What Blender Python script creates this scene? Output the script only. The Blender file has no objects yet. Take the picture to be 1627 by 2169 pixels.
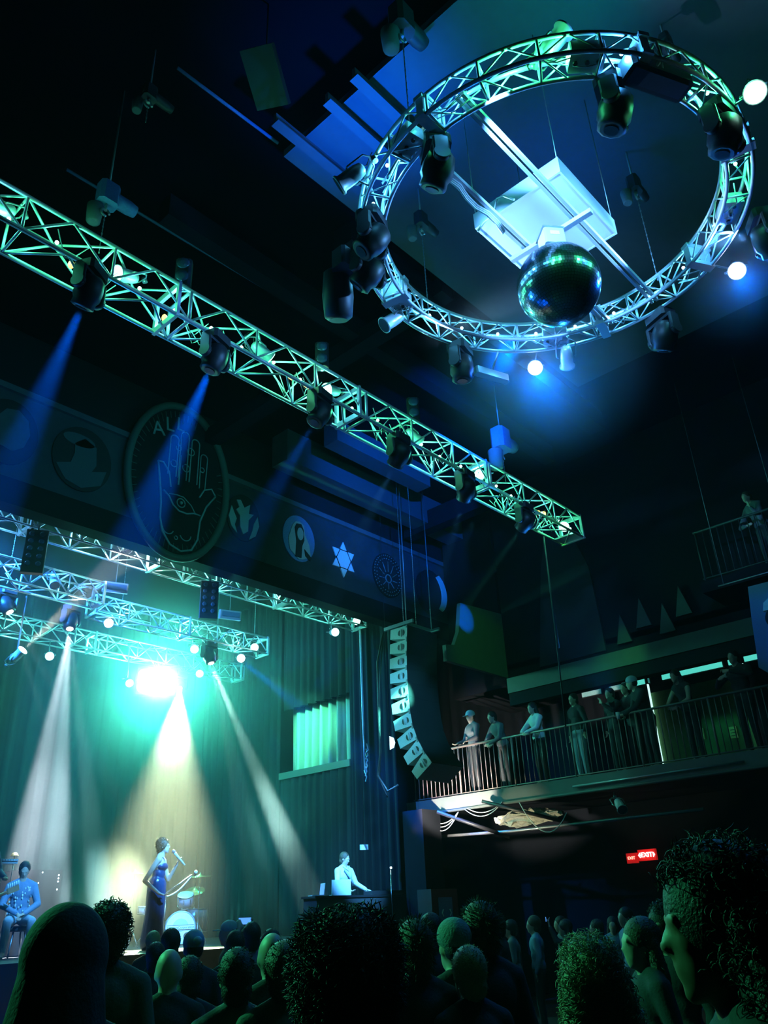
import bpy, math, random
from math import sin, cos, pi, radians, atan2, sqrt
from mathutils import Vector, Matrix, Euler
random.seed(11)
C = bpy.context.scene.collection
SC = bpy.context.scene

# ------------------------------------------------------------------ camera
cam = bpy.data.cameras.new('camera'); camo = bpy.data.objects.new('camera', cam); C.objects.link(camo)
cam.sensor_fit = 'VERTICAL'; cam.sensor_height = 36.0; cam.lens = 36.0 * 1706 / 2169
cam.clip_start = 0.05; cam.clip_end = 100
R = Matrix(((0.679408, -0.303075, -0.668244), (-0.732637, -0.33057, -0.594951), (-0.040587, 0.893795, -0.446636)))
camo.matrix_world = Matrix.Translation((0, 0, 1.7)) @ R.to_4x4()
SC.camera = camo

# ------------------------------------------------------------------ world, exposure, render settings
SC.view_settings.view_transform = 'Standard'; SC.view_settings.look = 'None'
SC.view_settings.gamma = 1.0; SC.view_settings.use_curve_mapping = False
SC.view_settings.exposure = 0.0
w = bpy.data.worlds.new('world'); SC.world = w; w.use_nodes = True
w.node_tree.nodes['Background'].inputs[0].default_value = (0.1, 0.35, 1.0, 1)
w.node_tree.nodes['Background'].inputs[1].default_value = 0.0002
SC.cycles.use_denoising = True; SC.cycles.use_adaptive_sampling = True; SC.cycles.adaptive_threshold = .07
SC.cycles.max_bounces = 4; SC.cycles.diffuse_bounces = 1; SC.cycles.glossy_bounces = 3
SC.cycles.transmission_bounces = 3; SC.cycles.volume_bounces = 0
SC.cycles.sample_clamp_indirect = 3.0; SC.cycles.caustics_reflective = False; SC.cycles.caustics_refractive = False
SC.cycles.volume_step_rate = 3.0

GREEN = (0.06, 1.0, 0.38); BLUE = (0.0, 0.12, 1.0); CYAN = (0.12, 1.0, 0.72); WHITE = (0.8, 0.95, 1.0)
WARM = (1.0, 0.92, 0.55); TEAL = (0.10, 0.85, 0.75); SKY = (0.08, 0.42, 1.0)

def light(kind, loc, target, power, col, size=30, blend=.4, rad=.05):
    l = bpy.data.lights.new('lamp_light', kind); o = bpy.data.objects.new('lamp_light', l); C.objects.link(o)
    o.location = loc; l.energy = power; l.color = col; l.shadow_soft_size = rad
    if kind == 'SPOT':
        l.spot_size = radians(size); l.spot_blend = blend
        d = Vector(target) - Vector(loc); o.rotation_euler = d.to_track_quat('-Z', 'Y').to_euler()
    return o

# ------------------------------------------------------------------ stage light (some at fixtures built below, others added with no fixture)
# blinder cluster at the back truss
light('POINT', (10.6, 16.95, 6.95), None, 2300, (0.06, 1.0, 0.68), rad=.25)
# wide washes over the stage
light('SPOT', (6.0, 14.2, 7.3), (9.0, 16, 1.3), 700, (.02, .45, .75), 90, .8, .1)
light('SPOT', (11.9, 14.2, 7.3), (10.5, 17, 1.3), 200, (.0, .85, .55), 110, .8, .1)
light('SPOT', (3.9, 13.9, 8.2), (7.5, 14.5, 6.6), 8000, (.02, .22, 1), 60, .8, .1)
# ring truss lamps
light('SPOT', (7.74, 4.12, 7.82), (4, 1.5, 3), 330, BLUE, 165, .9, .09)
light('SPOT', (7.85, 1.55, 7.84), (4, .5, 3), 170, BLUE, 165, .9, .09)
light('SPOT', (5.76, .6, 8.08), (3, 0, 3), 60, GREEN, 165, .9, .07)
light('SPOT', (4.1, 2.2, 7.9), (6.1, 2.9, 8.3), 1500, (.12, .40, 1), 44, .5, .06)
light('SPOT', (7.4, 1.3, 7.9), (6.1, 2.9, 8.3), 1400, (.12, .40, 1), 44, .5, .06)
light('SPOT', (6.2, 4.9, 7.8), (6.1, 2.9, 8.3), 1200, (.3, .6, 1), 50, .5, .06)
light('SPOT', (4.9, 4.4, 8.5), (4.9, 4.4, 10.5), 1000, BLUE, 85, 1, .08)
light('SPOT', (7.2, 3.2, 8.9), (7.3, 3.2, 10.5), 120, BLUE, 110, 1, .08)
light('SPOT', (6.0, 1.6, 8.6), (5.4, 2.2, 10.5), 60, BLUE, 100, 1, .08)
light('SPOT', (7.6, 4.3, 8.4), (12.2, 10.2, 10.4), 7000, BLUE, 38, .8, .08)
light('SPOT', (5.2, 1.3, 8.6), (4.9, 1.9, 10.5), 130, (.0, .8, .5), 100, .9, .08)
# light on the frieze, speaker hang, balcony edge, side wall
light('SPOT', (11.2, 6.4, 7.4), (12.0, 12, 9.0), 330, (.12, .5, 1), 42, .8, .05)
light('SPOT', (5.4, 6.4, 7.4), (4.5, 12, 8.8), 150, (.02, .18, 1), 60, .9, .05)
light('SPOT', (8.6, 6.4, 7.4), (7.6, 12, 9.3), 150, (.05, .5, .7), 40, .9, .05)
light('SPOT', (9.0, 6.2, 7.0), (12.0, 10.4, 5.3), 1700, (.08,.5,.9), 24, .7, .04)
light('SPOT', (12.7, 11.0, 3.1), (14.5, 11.1, 3.85), 1100, (1.0, .93, .80), 58, .4, .04)
light('SPOT', (12.9, 10.6, 2.4), (14.8, 9.6, 3.3), 160, (1.0, .95, .65), 40, .5, .04)
light('SPOT', (12.9, 6.8, 8.0), (14.6, 10.2, 6.9), 170, (.1, 1.0, .12), 40, .7, .05)
light('SPOT', (12.9, 6.8, 8.3), (14.0, 10.2, 7.6), 3500, BLUE, 11, .5, .05)
light('SPOT', (12.9, 6.8, 8.0), (15.5, 7.4, 6.2), 420, (.08, 1.0, .2), 28, .9, .05)
light('SPOT', (11.0, 6.3, 7.5), (14.8, 9.8, 5.3), 200, SKY, 22, .6, .05)
light('SPOT', (12.0, 14.6, 6.9), (14.4, 15.6, 6.0), 1100, (.12, 1.0, .5), 44, .8, .04)
light('SPOT', (12.0, 6.0, 8.0), (14.3, 3.8, 5.7), 110, BLUE, 22, .6, .05)
light('SPOT', (14.3, 7.2, 5.2), (7.5, 4.6, 8.0), 900, (.02, .26, 1), 52, .8, .05)  # added blue wash that brightens the trusses from the balcony
light('SPOT', (2.0, 10.9, 5.5), (4.5, 4.0, 8.0), 420, (.02, .30, 1), 50, .8, .05)  # second added wash onto the trusses, without a fixture
# green rim on the crowd, from the left
light('SPOT', (0.6, 11.3, 6.3), (3.2, 2.2, 1.5), 2500, GREEN, 34, .6, .1)
light('SPOT', (13.0, 6.8, 7.9), (12.0, 7.0, 1.5), 190, BLUE, 40, .6, .1)

# ------------------------------------------------------------------ materials
def mat(name, col, rough=.6, metal=0.0, emit=None, estr=0, bump=0, bscale=40, spec=.5, noise=None):
    m = bpy.data.materials.new(name); m.use_nodes = True; nt = m.node_tree
    b = nt.nodes['Principled BSDF']
    b.inputs['Base Color'].default_value = (*col, 1); b.inputs['Roughness'].default_value = rough
    b.inputs['Metallic'].default_value = metal; b.inputs['Specular IOR Level'].default_value = spec
    if emit: b.inputs['Emission Color'].default_value = (*emit, 1); b.inputs['Emission Strength'].default_value = estr
    tc = nt.nodes.new('ShaderNodeTexCoord')
    nz = nt.nodes.new('ShaderNodeTexNoise'); nz.inputs['Scale'].default_value = bscale; nz.inputs['Detail'].default_value = 4
    nt.links.new(tc.outputs['Object'], nz.inputs['Vector'])
    k = noise if noise is not None else .15
    mx = nt.nodes.new('ShaderNodeMix'); mx.data_type = 'RGBA'
    mx.inputs[6].default_value = (*[c * (1 - k) for c in col], 1); mx.inputs[7].default_value = (*[min(1, c * (1 + k)) for c in col], 1)
    nt.links.new(nz.outputs['Fac'], mx.inputs[0]); nt.links.new(mx.outputs[2], b.inputs['Base Color'])
    if bump:
        bp = nt.nodes.new('ShaderNodeBump'); bp.inputs['Strength'].default_value = bump; bp.inputs['Distance'].default_value = .01
        nt.links.new(nz.outputs['Fac'], bp.inputs['Height']); nt.links.new(bp.outputs[0], b.inputs['Normal'])
    return m
M = dict(
    alu=mat('brushed aluminium', (.82, .84, .85), .38, .35, noise=.05),
    plate=mat('aluminium sheet', (.8, .82, .85), .33, .45, bump=.15, bscale=3, noise=.06),
    black=mat('black paint', (.018, .018, .02), .45),
    dark=mat('dark housing', (.03, .032, .036), .5),
    grey=mat('grey housing', (.22, .23, .25), .5),
    steel=mat('steel', (.35, .36, .38), .4, .7),
    cable=mat('black cable', (.03, .03, .032), .55),
    cablel=mat('pale cable', (.6, .62, .6), .5),
    wall=mat('painted black wall', (.010, .011, .015), .9, bump=.2, bscale=12, spec=.08),
    ceilb=mat('beam in shade tone', (.008, .009, .016), .9, spec=.06), ceil=mat('painted ceiling', (.055, .06, .075), .8, bump=.1, bscale=9),  # beams get a dark copy for shade, a lighter one where lit
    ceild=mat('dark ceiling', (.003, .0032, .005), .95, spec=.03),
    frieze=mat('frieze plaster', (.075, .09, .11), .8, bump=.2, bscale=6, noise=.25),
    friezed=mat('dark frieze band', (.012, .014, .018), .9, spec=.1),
    floor=mat('dark floor', (.015, .015, .017), .6),
    stage=mat('stage floor', (.03, .032, .036), .4),
    velvet=mat('velvet curtain', (.016, .02, .024), .95, bump=.1, bscale=60, spec=.08),
    pale=mat('pale cloth', (.35, .40, .36), .8),
    speaker=mat('speaker cabinet grey', (.62, .64, .66), .55),
    mirror=mat('mirror tile', (.8, .86, .95), .2, .95, noise=.02),
    skin=mat('skin', (.62, .42, .32), .5, noise=.06),
    skind=mat('skin darkened for shade', (.26, .15, .10), .5, noise=.06),  # darker copy of the skin, stands for weaker light on one face
    hair=mat('black hair', (.02, .016, .013), .55, bump=.6, bscale=120),
    hairb=mat('brown hair', (.10, .065, .035), .5, bump=.6, bscale=120, noise=.4),
    hairg=mat('fair hair', (.42, .34, .2), .5, bump=.5, bscale=120, noise=.3),
    cloth=mat('dark cloth', (.03, .032, .036), .85, bump=.3, bscale=80),
    cloth2=mat('grey cloth', (.14, .15, .16), .85, bump=.3, bscale=80),
    white=mat('white cloth', (.75, .78, .8), .8, bump=.2, bscale=60),
    denim=mat('pale denim', (.38, .45, .55), .8, bump=.3, bscale=90),
    jacket=mat('green canvas', (.09, .11, .08), .85, bump=.3, bscale=70),
    satin=mat('navy satin', (.035, .05, .12), .28, .1, bump=.15, bscale=10),
    drum=mat('sparkle drum wrap', (.3, .4, .55), .3, .3, bscale=200, noise=.5),
    drumhead=mat('white drum head', (.85, .87, .9), .5),
    drumtint=mat('grey drum head print', (.42, .46, .5), .5),
    brass=mat('cymbal bronze', (.75, .6, .3), .25, .9),
    chrome=mat('chrome', (.8, .82, .85), .15, 1.0),
    wood=mat('fretboard wood', (.35, .2, .1), .5),
    red=mat('red sign panel', (.5, .01, .01), .4, emit=(1, .02, .02), estr=.35),
    redl=mat('exit sign glow', (.9, .1, .1), .4, emit=(1, .25, .18), estr=4.0),
    exitw=mat('exit letters', (.9, .8, .7), .4, emit=(1, .85, .8), estr=9.0),
    lensw=mat('lit lens white', (1, 1, 1), .3, emit=(.95, .98, 1), estr=30),
    lensg=mat('lit lens green white', (1, 1, 1), .3, emit=(.45, 1, .8), estr=12),
    lensb=mat('lit lens blue white', (1, 1, 1), .3, emit=(.75, .85, 1), estr=14),
    lensd=mat('dark lens', (.08, .1, .14), .08, .2),
    led=mat('lamp cell', (.10, .16, .24), .2, .3),
    amber=mat('lit amber bulb', (1, .6, .2), .4, emit=(1, .55, .15), estr=2.2),
    orange=mat('red plug', (.7, .08, .05), .5),
    pane=mat('lit window', (.5, .8, .8), .4, emit=(.10, .75, .62), estr=.9, noise=.2),
    pane2=mat('dim lit window', (.5, .8, .8), .4, emit=(.06, .42, .40), estr=.3, noise=.4),
    slit=mat('lit door gap', (.8, .9, .9), .4, emit=(.55, .95, .9), estr=1.3),
    wallg=mat('green painted wall', (.10, .22, .08), .85, bump=.2, bscale=15, noise=.3),
    note=mat('yellow paper', (.75, .8, .3), .7, emit=(.3, .5, .05), estr=0),
    star=mat('white painted board', (.8, .84, .88), .7),
    emblem2=mat('dull painted relief', (.07, .09, .10), .7, noise=.2), emblem=mat('pale painted relief', (.34, .40, .45), .7, noise=.2),
    embd=mat('dark painted board', (.012, .013, .016), .7),
    emblue=mat('blue board and light tint', (.10, .2, .42), .7, noise=.3),  # also tints hoists and ceiling pipes for blue light
    line=mat('raised line', (.22, .30, .33), .5),
    gold=mat('dull ring band', (.07, .11, .10), .6),
    rock=mat('crumpled tarpaulin', (.55, .52, .4), .7, bump=.8, bscale=25, noise=.5),
    fascia2=mat('balcony edge paint', (.13, .14, .13), .6, bump=.1, bscale=5), fascia=mat('balcony fascia', (.09, .10, .09), .6, bump=.1, bscale=5),
    rail=mat('railing paint', (.34, .24, .22), .4, .3),
    laptop=mat('silver laptop', (.7, .75, .8), .35, .3),
    screen=mat('lit screen', (.05, .1, .2), .3, emit=(.1, .35, 1), estr=1.2),
    led_on=mat('small indicator light', (1, 1, 1), .3, emit=(.7, .9, 1), estr=8),
    warmled=mat('small warm lamp', (1, .8, .5), .3, emit=(1, .7, .3), estr=3),
    cap=mat('pale cap cloth', (.45, .5, .62), .8),
    beanie=mat('knitted beanie', (.22, .28, .27), .95, bump=.8, bscale=90),
    soft=mat('denim blue shirt', (.20, .28, .42), .85, bump=.3, bscale=70),
)

# ------------------------------------------------------------------ mesh builder
class MB:
    def __init__(s): s.v = []; s.f = []; s.sm = []
    def add(s, vs, fs, smooth=False):
        n = len(s.v); s.v += [tuple(p) for p in vs]; s.f += [tuple(i + n for i in f) for f in fs]; s.sm += [smooth] * len(fs); return s
    def box(s, a, b):
        (x0, y0, z0), (x1, y1, z1) = a, b
        return s.add([(x0, y0, z0), (x1, y0, z0), (x1, y1, z0), (x0, y1, z0), (x0, y0, z1), (x1, y0, z1), (x1, y1, z1), (x0, y1, z1)],
              [(0, 3, 2, 1), (4, 5, 6, 7), (0, 1, 5, 4), (1, 2, 6, 5), (2, 3, 7, 6), (3, 0, 4, 7)])
    def bbox(s, c, size, rot=None, bev=0.0):      # oriented box with chamfered vertical edges
        hx, hy, hz = [k / 2 for k in size]; b = bev
        if b: pts = [(-hx + b, -hy), (hx - b, -hy), (hx, -hy + b), (hx, hy - b), (hx - b, hy), (-hx + b, hy), (-hx, hy - b), (-hx, -hy + b)]
        else: pts = [(-hx, -hy), (hx, -hy), (hx, hy), (-hx, hy)]
        m = rot or Matrix.Identity(3); n = len(pts)
        vs = [m @ Vector((x, y, z)) + Vector(c) for z in (-hz, hz) for x, y in pts]
        return s.add(vs, [tuple(range(n))[::-1], tuple(range(n, 2 * n))] + [(i, (i + 1) % n, n + (i + 1) % n, n + i) for i in range(n)])
    def tube(s, pts, r, n=8, caps=True, closed=False):
        pts = [Vector(p) for p in pts]; k = len(pts); rs = r if isinstance(r, (list, tuple)) else [r] * k
        vs = []; prev = None
        for i, p in enumerate(pts):
            if closed: d = pts[(i + 1) % k] - pts[i - 1]
            else: d = pts[min(i + 1, k - 1)] - pts[max(i - 1, 0)]
            d = d.normalized() if d.length > 1e-9 else Vector((0, 0, 1))
            if prev is None: u = d.orthogonal().normalized()
            else:
                u = prev - d * prev.dot(d); u = u.normalized() if u.length > 1e-6 else d.orthogonal().normalized()
            prev = u; v = d.cross(u)
            for j in range(n):
                a = 2 * pi * j / n; vs.append(p + (u * cos(a) + v * sin(a)) * rs[i])
        fs = [(i * n + j, i * n + (j + 1) % n, (i + 1) * n + (j + 1) % n, (i + 1) * n + j) for i in range(k - 1) for j in range(n)]
        if closed: fs += [((k - 1) * n + j, (k - 1) * n + (j + 1) % n, (j + 1) % n, j) for j in range(n)]
        s.add(vs, fs, True)
        if caps and not closed:
            m = len(s.v) - k * n; s.f += [tuple(m + j for j in range(n))[::-1], tuple(m + (k - 1) * n + j for j in range(n))]; s.sm += [False, False]
        return s
    def lathe(s, prof, c=(0, 0, 0), axis=(0, 0, 1), n=24):     # prof: (radius, height)
        q = Vector((0, 0, 1)).rotation_difference(Vector(axis).normalized()); c = Vector(c); vs = []
        for r, h in prof:
            for j in range(n):
                a = 2 * pi * j / n; vs.append(c + q @ Vector((r * cos(a), r * sin(a), h)))
        k = len(prof); m = len(s.v)
        s.add(vs, [(i * n + j, i * n + (j + 1) % n, (i + 1) * n + (j + 1) % n, (i + 1) * n + j) for i in range(k - 1) for j in range(n)], True)
        s.f += [tuple(m + j for j in range(n))[::-1], tuple(m + (k - 1) * n + j for j in range(n))]; s.sm += [False, False]
        return s
    def ball(s, c, r, n=12, m=8, rot=None):
        if not isinstance(r, (tuple, list)): r = (r, r, r)
        c = Vector(c); R3 = rot or Matrix.Identity(3)
        vs = [c + R3 @ Vector((0, 0, r[2]))]
        for i in range(1, m):
            t = pi * i / m
            for j in range(n):
                a = 2 * pi * j / n; vs.append(c + R3 @ Vector((r[0] * sin(t) * cos(a), r[1] * sin(t) * sin(a), r[2] * cos(t))))
        vs.append(c + R3 @ Vector((0, 0, -r[2])))
        fs = [(0, 1 + j, 1 + (j + 1) % n) for j in range(n)]
        for i in range(m - 2):
            fs += [(1 + i * n + j, 1 + (i + 1) * n + j, 1 + (i + 1) * n + (j + 1) % n, 1 + i * n + (j + 1) % n) for j in range(n)]
        L = len(vs) - 1; b = 1 + (m - 2) * n
        fs += [(L, b + (j + 1) % n, b + j) for j in range(n)]
        return s.add(vs, fs, True)
    def cap(s, a, b, r0, r1, n=12):                         # tapered capsule
        a = Vector(a); b = Vector(b); d = b - a
        s.ball(a, r0, n, 8); s.ball(b, r1, n, 8)
        return s.tube([a, b], [r0, r1], n)
    def prism(s, poly, o, u, v, w):                          # polygon in plane (u,v), extruded by w
        o, u, v, w = map(Vector, (o, u, v, w)); n = len(poly)
        vs = [o + u * x + v * y for x, y in poly] + [o + u * x + v * y + w for x, y in poly]
        return s.add(vs, [tuple(range(n))[::-1], tuple(range(n, 2 * n))] + [(i, (i + 1) % n, n + (i + 1) % n, n + i) for i in range(n)])
    def mesh(s, name, m):
        me = bpy.data.meshes.new(name); me.from_pydata(s.v, [], s.f)
        me.polygons.foreach_set('use_smooth', s.sm); me.materials.append(m); me.update(); return me
    def build(s, name, m, parent=None, pivot=None, label=None):
        if pivot is not None: pv = Vector(pivot)
        elif parent is not None: pv = Vector((0, 0, 0)) if parent.get('_loc') else ORG.get(parent.name, Vector((0, 0, 0)))
        else: pv = Vector((0, 0, 0))
        if pv.length: s.v = [(x - pv.x, y - pv.y, z - pv.z) for x, y, z in s.v]
        o = bpy.data.objects.new(name, s.mesh(name, m)); C.objects.link(o)
        if parent is not None:
            o.parent = parent
            if pivot is not None: o.location = pv - ORG.get(parent.name, Vector((0, 0, 0)))
        elif pivot is not None: o.location = pv
        ORG[o.name] = pv
        if label: o['label'] = label
        return o
ORG = {}
def tag(o, label, cat, group=None, kind=None):
    o['label'] = label; o['category'] = cat
    if group: o['group'] = group
    if kind: o['kind'] = kind
    return o
def thing(name, label, cat, loc, group=None):
    o = bpy.data.objects.new(name, None); C.objects.link(o); o.location = loc; o.empty_display_size = .1
    ORG[o.name] = Vector(loc); return tag(o, label, cat, group)
def solo(name, mb, m, label, cat, loc=None, group=None, kind=None):
    o = mb.build(name, m, pivot=loc); return tag(o, label, cat, group, kind)
def struct(name, mb, m): o = mb.build(name, m); o['kind'] = 'structure'; return o
def kids(o): return [c for c in bpy.data.objects if c.parent == o]
def copy_tree(o, parent=None, loc=None, rot=None, label=None, cache={}):
    c = o.copy(); C.objects.link(c); c.parent = parent
    if loc is not None: c.location = loc
    if rot is not None: c.rotation_euler = rot
    if label: c['label'] = label
    ORG[c.name] = Vector(c.location)
    for k in KIDS(o): copy_tree(k, c)
    return c
_K = {}
def KIDS(o):
    if o.name not in _K: _K[o.name] = kids(o)
    return _K[o.name]
def disc(r, n=28, cx=0, cy=0, sx=1, sy=1): return [(cx + r * sx * cos(2 * pi * i / n), cy + r * sy * sin(2 * pi * i / n)) for i in range(n)]
def text(s, size, m, name='lettering', parent=None, mw=None, depth=.004, label=None):
    cu = bpy.data.curves.new(name, 'FONT'); cu.body = s; cu.size = size; cu.align_x = 'CENTER'; cu.align_y = 'CENTER'; cu.extrude = depth
    cu.materials.append(m); o = bpy.data.objects.new(name, cu); C.objects.link(o)
    me = bpy.data.meshes.new_from_object(o.evaluated_get(bpy.context.evaluated_depsgraph_get())); bpy.data.objects.remove(o)
    if not me.materials: me.materials.append(m)
    o = bpy.data.objects.new(name, me); C.objects.link(o)
    if parent: o.parent = parent
    if mw is not None: o.matrix_basis = mw if parent is None else Matrix.Translation(-ORG.get(parent.name, Vector())) @ mw
    return o
def frame(o, u, v, w):        # matrix with axes u (right), v (up), w (out)
    return Matrix.Translation(o) @ Matrix((u, v, w)).transposed().to_4x4()

# ------------------------------------------------------------------ room shell
struct('floor', MB().box((-6, -6, -.2), (20, 11.3, 0)), M['floor'])
struct('floor_stage', MB().box((-2, 11.3, -.2), (16.5, 20, 1.34)), M['stage'])
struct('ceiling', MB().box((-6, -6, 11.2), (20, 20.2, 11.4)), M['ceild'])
struct('wall_back_stage', MB().box((-2, 20, -.2), (18.5, 20.2, 11.2)), M['wall'])
struct('wall_far_right', MB().box((18.2, -2, 0), (18.4, 20.0, 11.2)), M['wall'])
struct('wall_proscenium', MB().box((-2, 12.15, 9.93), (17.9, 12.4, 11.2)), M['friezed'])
# ceiling soffit lit by the ring
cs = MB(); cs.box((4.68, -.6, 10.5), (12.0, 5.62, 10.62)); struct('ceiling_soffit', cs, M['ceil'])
for k, y in enumerate((4.1, 4.55, 5.2)):
    b = MB().box((4.45 if k != 2 else 4.2, y, 10.36), (5.7, y + .05, 10.5)); b.box((4.45 if k != 2 else 4.2, y - .04, 10.34), (5.7, y + .09, 10.36))
    struct('trim_%d' % (k + 1), b, M['ceil'])
cb = MB()
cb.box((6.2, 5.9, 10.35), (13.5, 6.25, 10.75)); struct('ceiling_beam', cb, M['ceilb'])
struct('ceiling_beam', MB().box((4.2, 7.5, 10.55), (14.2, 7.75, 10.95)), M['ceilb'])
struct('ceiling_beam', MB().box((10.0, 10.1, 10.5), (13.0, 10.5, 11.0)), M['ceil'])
struct('ceiling_beam', MB().box((9.6, 11.2, 10.35), (17.0, 11.7, 11.1)), M['ceil'])  # lighter ceiling paint on these two beams stands for blue light
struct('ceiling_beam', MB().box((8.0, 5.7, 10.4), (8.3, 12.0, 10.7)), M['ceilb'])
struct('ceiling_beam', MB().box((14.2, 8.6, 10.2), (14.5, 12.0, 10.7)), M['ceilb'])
for (a, b, l) in (((3.2, 5.88, 11.0), (4.75, 5.83, 11.0), 'thin pipe tinted blue for the light on it, under the ceiling above the hanging lamp'),
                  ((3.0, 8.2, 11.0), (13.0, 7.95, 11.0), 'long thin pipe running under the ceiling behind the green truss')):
    p = MB().tube([a, b], .022); solo('ceiling_pipe', p, M['emblue'], l, 'pipe')  # blue tint of the pipes stands for light on them
# proscenium frieze with its dark underside band
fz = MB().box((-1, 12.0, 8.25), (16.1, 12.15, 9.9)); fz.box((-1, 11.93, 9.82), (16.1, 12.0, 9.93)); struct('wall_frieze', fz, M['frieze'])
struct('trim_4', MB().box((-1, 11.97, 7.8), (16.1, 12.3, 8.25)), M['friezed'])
struct('wall_right', MB().box((15.5, -1.5, 6.35), (15.7, 10.2, 11.2)), M['wall'])
pn = MB().prism([(13.25, 6.45), (15.5, 6.45), (15.5, 8.0), (13.9, 7.9), (13.75, 7.2), (13.55, 6.85), (13.25, 6.8)], (0, 10.2, 0), (1, 0, 0), (0, 0, 1), (0, .1, 0))
struct('wall_panel', pn, M['fascia'])
struct('wall_return', MB().box((15.62, 10.35, 6.3), (18.1, 11.9, 11.2)), M['wall'])
struct('ceiling_balcony', MB().box((15.5, -1.5, 6.62), (18.2, 10.2, 6.75)), M['wall'])
struct('trim_5', MB().box((15.42, -1.5, 6.08), (15.72, 10.2, 6.42)), M['fascia'])
struct('trim_9', MB().box((15.45, -1.5, 5.80), (15.7, 10.2, 6.07)), M['friezed'])
struct('floor_balcony', MB().box((14.55, -1.5, 3.72), (18.2, 12.6, 3.9)), M['wall'])
struct('trim_6', MB().box((14.47, -1.5, 3.66), (14.56, 12.6, 3.92)), M['fascia2'])
struct('trim_7', MB().tube([(14.44, -1.5, 3.63), (14.44, 12.6, 3.63)], .03), M['fascia'])
struct('wall_balcony', MB().box((18.0, 5.8, 3.9), (18.15, 8.0, 6.05)), M['wallg'])
struct('wall_under_balcony', MB().box((17.6, -1.5, 0), (17.7, 12.0, 3.7)), M['wall'])
struct('column_stage_side', MB().box((13.8, 11.6, 0), (14.4, 12.15, 3.66)), M['wall'])
# lit windows on the balcony back wall
for k, (y0, y1, mm) in enumerate(((8.05, 8.3, 'pane'), (7.93, 8.0, 'pane2'), (6.2, 7.65, 'pane'), (5.83, 6.1, 'pane'), (4.9, 5.75, 'pane'), (8.6, 9.0, 'pane2'), (9.2, 9.75, 'pane2'))):
    o = struct('window_%d' % (k + 1), MB().box((17.98, y0, 6.26), (18.05, y1, 6.6)), M['black'])
    MB().box((17.95, y0 + .02, 6.28), (17.98, y1 - .02, 6.58)).build('window_pane', M[mm], o)
for k, (y, z0, z1) in enumerate(((8.0, 4.35, 6.25), (5.78, 4.35, 6.25))):
    o = struct('door_%d' % (k + 1), MB().box((17.96, y - .5 if k else y + .01, 3.9), (18.0, y - .01 if k else y + .6, 6.25)), M['wall'])
    MB().box((17.93, y - .012, z0), (17.99, y + .012, z1)).build('door_gap', M['slit'], o)
for (y, z, l) in ((7.02, 4.95, 'small yellow green paper note on the balcony wall, the left of two'), (6.32, 4.87, 'small yellow green paper note on the balcony wall, the right of two')):
    b = MB().box((17.97, y - .075, z - .12), (17.995, y + .075, z + .12)); n_ = solo('paper_note', b, M['note'], l, 'note', (17.97, y, z), 'notes on the balcony wall')
    g = MB()
    for q in range(3): g.box((17.962, y - .05, z + .05 - q * .06), (17.97, y + .05, z + .06 - q * .06))
    g.build('print', M['black'], n_)
# pennants and mural figures on the upper wall
for k, (y, z) in enumerate(((7.2, 6.75), (6.72, 6.98), (6.25, 6.74), (5.85, 7.0))):
    b = MB().prism([(-.17, -.2), (.17, -.2), (0, .42)], (15.42, y, z), (0, -1, 0), (0, 0, 1), (.05, 0, 0))
    solo('pennant', b, M['dark'], ('small dark triangular pennant, leftmost of four on the upper wall', 'second small triangular pennant from the left on the upper wall', 'third small triangular pennant from the left on the upper wall', 'small dark triangular pennant, rightmost of four on the upper wall')[k], 'pennant', (15.42, y, z), 'triangular pennants')
b = MB().prism([(-.95, 0), (.7, 0), (.62, 1.9), (.2, 3.2), (-.3, 3.3), (-.6, 2.2)], (15.44, 8.35, 6.5), (0, -1, 0), (0, 0, 1), (.06, 0, 0))
solo('mural_panel', b, M['embd'], 'tall dim blue mural panel high on the right side wall', 'mural')
# banner at right edge with a white capped figure
bn = thing('painted_banner', 'blue banner with a white capped figure hanging at the right edge of the balcony', 'banner', (14.3, 4.35, 5.0))
MB().prism([(-.28, .1), (.9, -1.0), (1.1, 1.5), (-.12, 1.52), (-.2, .9)], (14.3, 4.08, 5.1), (0, -1, 0), (0, 0, 1), (.03, 0, 0)).build('cloth', M['soft'], bn)
MB().prism([(-.0, 0), (.04, .14), (.14, .2), (.25, .2), (.35, .14), (.4, 0)], (14.27, 4.05, 6.12), (0, -1, 0), (0, 0, 1), (.03, 0, 0)).build('painted_cap', M['star'], bn)
MB().prism(disc(.2, 20, .2, -.16, 1, 1.0), (14.28, 4.05, 6.12), (0, -1, 0), (0, 0, 1), (.02, 0, 0)).build('painted_face', M['embd'], bn)
MB().tube([(14.31, 4.7, 6.78), (14.31, 3.3, 6.78)], .015).build('top_bar', M['steel'], bn)
MB().tube([(14.31, 4.6, 6.78), (14.31, 4.6, 11.2)], .006).build('hanging_wire', M['steel'], bn)
MB().tube([(14.31, 3.4, 6.78), (14.31, 3.4, 11.2)], .006).build('hanging_wire', M['steel'], bn)

# ------------------------------------------------------------------ frieze emblems
def emb(name, label, cat, x, z, r=.5): return thing(name, label, cat, (x, 11.99, z), 'painted emblems along the frieze')
def plate(mb, poly, y=11.99, t=.03): return mb.prism(poly, (0, y, 0), (1, 0, 0), (0, 0, 1), (0, -t, 0))
U = (1, 0, 0); V = (0, 0, 1); Wn = (0, -1, 0)
def ell(cx, cz, rx, rz, n=32): return [(cx + rx * cos(2 * pi * i / n), cz + rz * sin(2 * pi * i / n)) for i in range(n)]
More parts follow.
